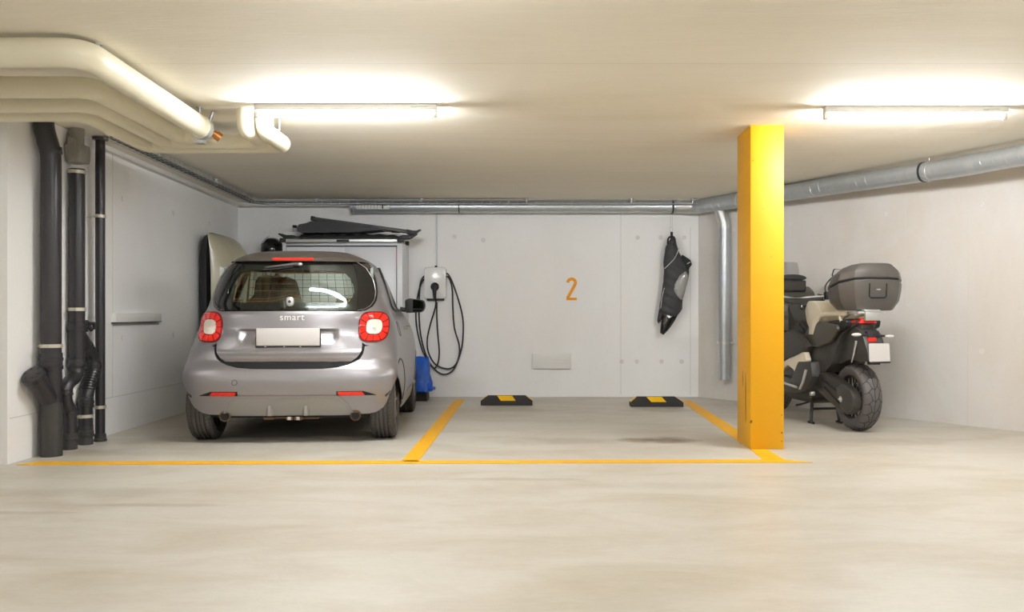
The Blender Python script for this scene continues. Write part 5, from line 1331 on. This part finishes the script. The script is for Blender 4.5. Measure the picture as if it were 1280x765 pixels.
# main body: black leg shields, central tunnel
body = [(.50,.48),(.46,.62),(.56,.80),(.70,.88),(.86,.90),(1.02,1.08),(1.22,1.12),(1.30,1.00),(1.34,.78),(1.28,.60),(1.14,.52),(1.0,.42),(.80,.38)]
slab('centre_body', body, -.15, .15, M['bike_black'], r=.03, bevel=.03)
fl = bp([(976,418),(990,412),(1002,420),(1012,432),(1008,440),(996,446),(980,452),(972,450)], -.22)
slab('side_fairing', fl, -.25, -.14, M['bike_black'], r=.02, taper=.92, bevel=.015)
slab('side_fairing', fl, .14, .25, M['bike_black'], r=.02, bevel=.015)
foot = bp([(978,468),(995,474),(1004,452),(1020,452),(1022,470),(1014,488),(1000,492),(978,482)], -.2)
slab('footboard', foot, -.25, -.12, M['bike_black'], r=.02, bevel=.012)
slab('footboard', foot, .12, .25, M['bike_black'], r=.02, bevel=.012)
m = MB(); a_ = bl(978,478,-.26); b_ = bl(996,484,-.26); c_ = bl(1005,470,-.26); d__ = bl(1006,456,-.26)
m.tube([(-.26,*a_),(-.262,*b_)], .012, 10); m.build('side_stand_tube', M['galv_light'], bike)
m = MB(); b2 = bl(999,487,-.26); m.loft([[Vector((-.262, y-.02, z)), Vector((-.262, y+.02, z)), Vector((-.248, y+.02, z)), Vector((-.248, y-.02, z))] for y, z in (b2, bl(1003,478,-.26), c_, bl(1007,462,-.26))]); m.build('foot_peg_bracket', M['galv_light'], bike, bevel=.004)
m = MB(); q = bl(1015,492,-.22); m.lathe([(0,-.015),(.018,-.015),(.02,0),(.02,.02)], (-.22,*q), (1,0,0), 16); m.build('stand_pivot', M['galv_light'], bike)
# front: fairing, screen, dash
slab('front_fairing', [(1.18,.62),(1.10,.80),(1.12,1.02),(1.22,1.20),(1.34,1.26),(1.62,1.02),(1.70,.90),(1.50,.82),(1.34,.64)], -.22, .22, M['bike_satin'], r=.03, taper=.8, bevel=.03)
slab('inner_fairing', [(1.02,.78),(1.0,.98),(1.08,1.12),(1.2,1.16),(1.24,.80)], -.26, .26, M['bike_black'], r=.02, bevel=.03)
for s_ in (-1, 1):
    m = MB(); m.prism([(s_*.10,.80),(s_*.235,.84),(s_*.22,1.06),(s_*.12,1.10)][::s_], lambda u, v, q: (u, 1.02-q-(v-.95)*-.12, v), 0, .012); m.build('inner_panel', M['bike_satin'], bike, bevel=.004)
m = MB(); m.prism([(-.05,.80),(.05,.80),(.035,.92),(.06,1.02),(.03,1.07),(-.03,1.07),(-.055,1.0),(-.03,.90)], lambda u, v, q: (u, 1.0-q, v), 0, .03); m.build('key_tunnel', M['black_gloss'], bike, bevel=.006)
def scr(u, v): return Vector((.185*u, 1.34+.10*abs(u)**2+.28*(v-1.27), v))
sheet('windscreen', rpoly([(-1,1.27),(1,1.27),(1.05,1.40),(.98,1.50),(-.98,1.50),(-1.05,1.40)], .06, 4), scr, M['screen'], bike, step=(.1,.05), thick=.004)
m = MB(); m.box(-.13,.13,1.20,1.26,1.20,1.31); m.build('instrument_display', M['black'], bike, bevel=.012)
m = MB(); m.box(-.11,.11,1.196,1.20,1.215,1.30); m.build('display_glass', M['dark_steel'], bike)
m = MB(); m.ellipsoid((0,1.24,1.335), (.15,.05,.035), 20, 10); m.build('dash_hood', M['fabric'], bike)
# handlebar
m = MB(); m.tube(spline([(-.40,.98,1.13),(-.30,1.02,1.15),(-.14,1.12,1.145),(0,1.14,1.13),(.14,1.12,1.145),(.30,1.02,1.15),(.40,.98,1.13)], 6), .012, 12); m.build('handlebar', M['galv_light'], bike)
for s_ in (-1, 1):
    m = MB(); m.tube([(s_*.30,1.02,1.15),(s_*.42,.975,1.125)], .018, 14); m.build('grip', M['black'], bike)
    m = MB(); m.box(*sorted((s_*.235,s_*.29)),1.00,1.06,1.12,1.195); m.build('switch_housing', M['black'], bike, bevel=.008)
    m = MB(); m.tube(spline([(s_*.20,1.10,1.17),(s_*.25,1.13,1.165),(s_*.34,1.10,1.15),(s_*.40,1.07,1.14)], 5), .006, 8); m.build('brake_lever', M['black'], bike)
    m = MB(); m.tube(spline([(s_*.25,1.04,1.18),(s_*.25,1.05,1.25),(s_*.30,1.04,1.32),(s_*.34,1.03,1.35)], 6), .007, 8); m.build('mirror_stem', M['black'], bike)
    m = MB(); ol = rpoly([(-.075,-.035),(.06,-.045),(.08,.03),(-.05,.045)], .025, 4); m.loft([[Vector((s_*(.37+x*s*1.0), 1.02+y, 1.375+z*s)) for x, z in ol] for y, s in [(0,.95),(.006,1),(.03,.8),(.035,.4)]]); mh = m.build('mirror_housing', M['black'], bike)
    m = MB(); m.loft([[Vector((s_*(.37+x*s), 1.02+y-(x*.1), 1.375+z*s)) for x, z in ol] for y, s in [(-.002,.85),(-.008,.85)]]); m.build('mirror_glass', M['chrome'], mh)
    m = MB(); m.tube(spline([(s_*.22,1.04,1.14),(s_*.18,1.0,1.10),(s_*.10,1.05,1.08),(s_*.04,1.12,1.0)], 6), .006, 8); m.build('cable', M['black'], bike)
m = MB(); m.box(.245,.275,.992,1.001,1.165,1.19); m.build('kill_switch', M['red_lens'], bike, bevel=.002)
m = MB()
for s_ in (-1, 1): m.tube([(s_*.09,1.56,.30),(s_*.09,1.30,.85)], .024, 14)
m.split('fork_leg', M['dark_steel'], bike)
slab('front_fender', [(1.28,.52),(1.36,.62),(1.52,.66),(1.70,.60),(1.80,.50),(1.70,.56),(1.52,.615),(1.38,.57)], -.075, .075, M['cream_paint'], r=.01)
m = MB(); m.ellipsoid((0,1.62,.98), (.14,.08,.06), 20, 10); m.build('headlamp', M['white_plastic'], bike)
# silencer on the right, centre stand
m = MB(); m.tube([(.14,.70,.34),(.15,.45,.38),(.15,.22,.44)], [.04,.05,.045], 20); m.build('silencer', M['dark_steel'], bike)
stand = []
for s_ in (-1, 1):
    m = MB(); m.tube([(s_*.10,.62,.25),(s_*.125-.03,.52,.12),(s_*.135-.04,.49,.018)], [.016,.014], 12)
    m.tube([(s_*.135-.04,.44,.011),(s_*.135-.04,.54,.011)], .011, 10); m.build('centre_stand_leg', M['black'], bike)
m = MB(); m.tube([(-.15,.52,.13),(.09,.52,.13)], .011, 10); m.build('stand_crossbar', M['black'], bike)
m = MB(); m.tube(spline([(-.10,.60,.20),(-.14,.70,.16),(-.20,.74,.14)], 4), .009, 8); m.build('side_stand', M['black'], bike)
m = MB(); m.tube(spline([(.06,.46,.14),(.10,.36,.10),(.15,.30,.10)], 4), .011, 8); m.build('stand_tang', M['black'], bike)
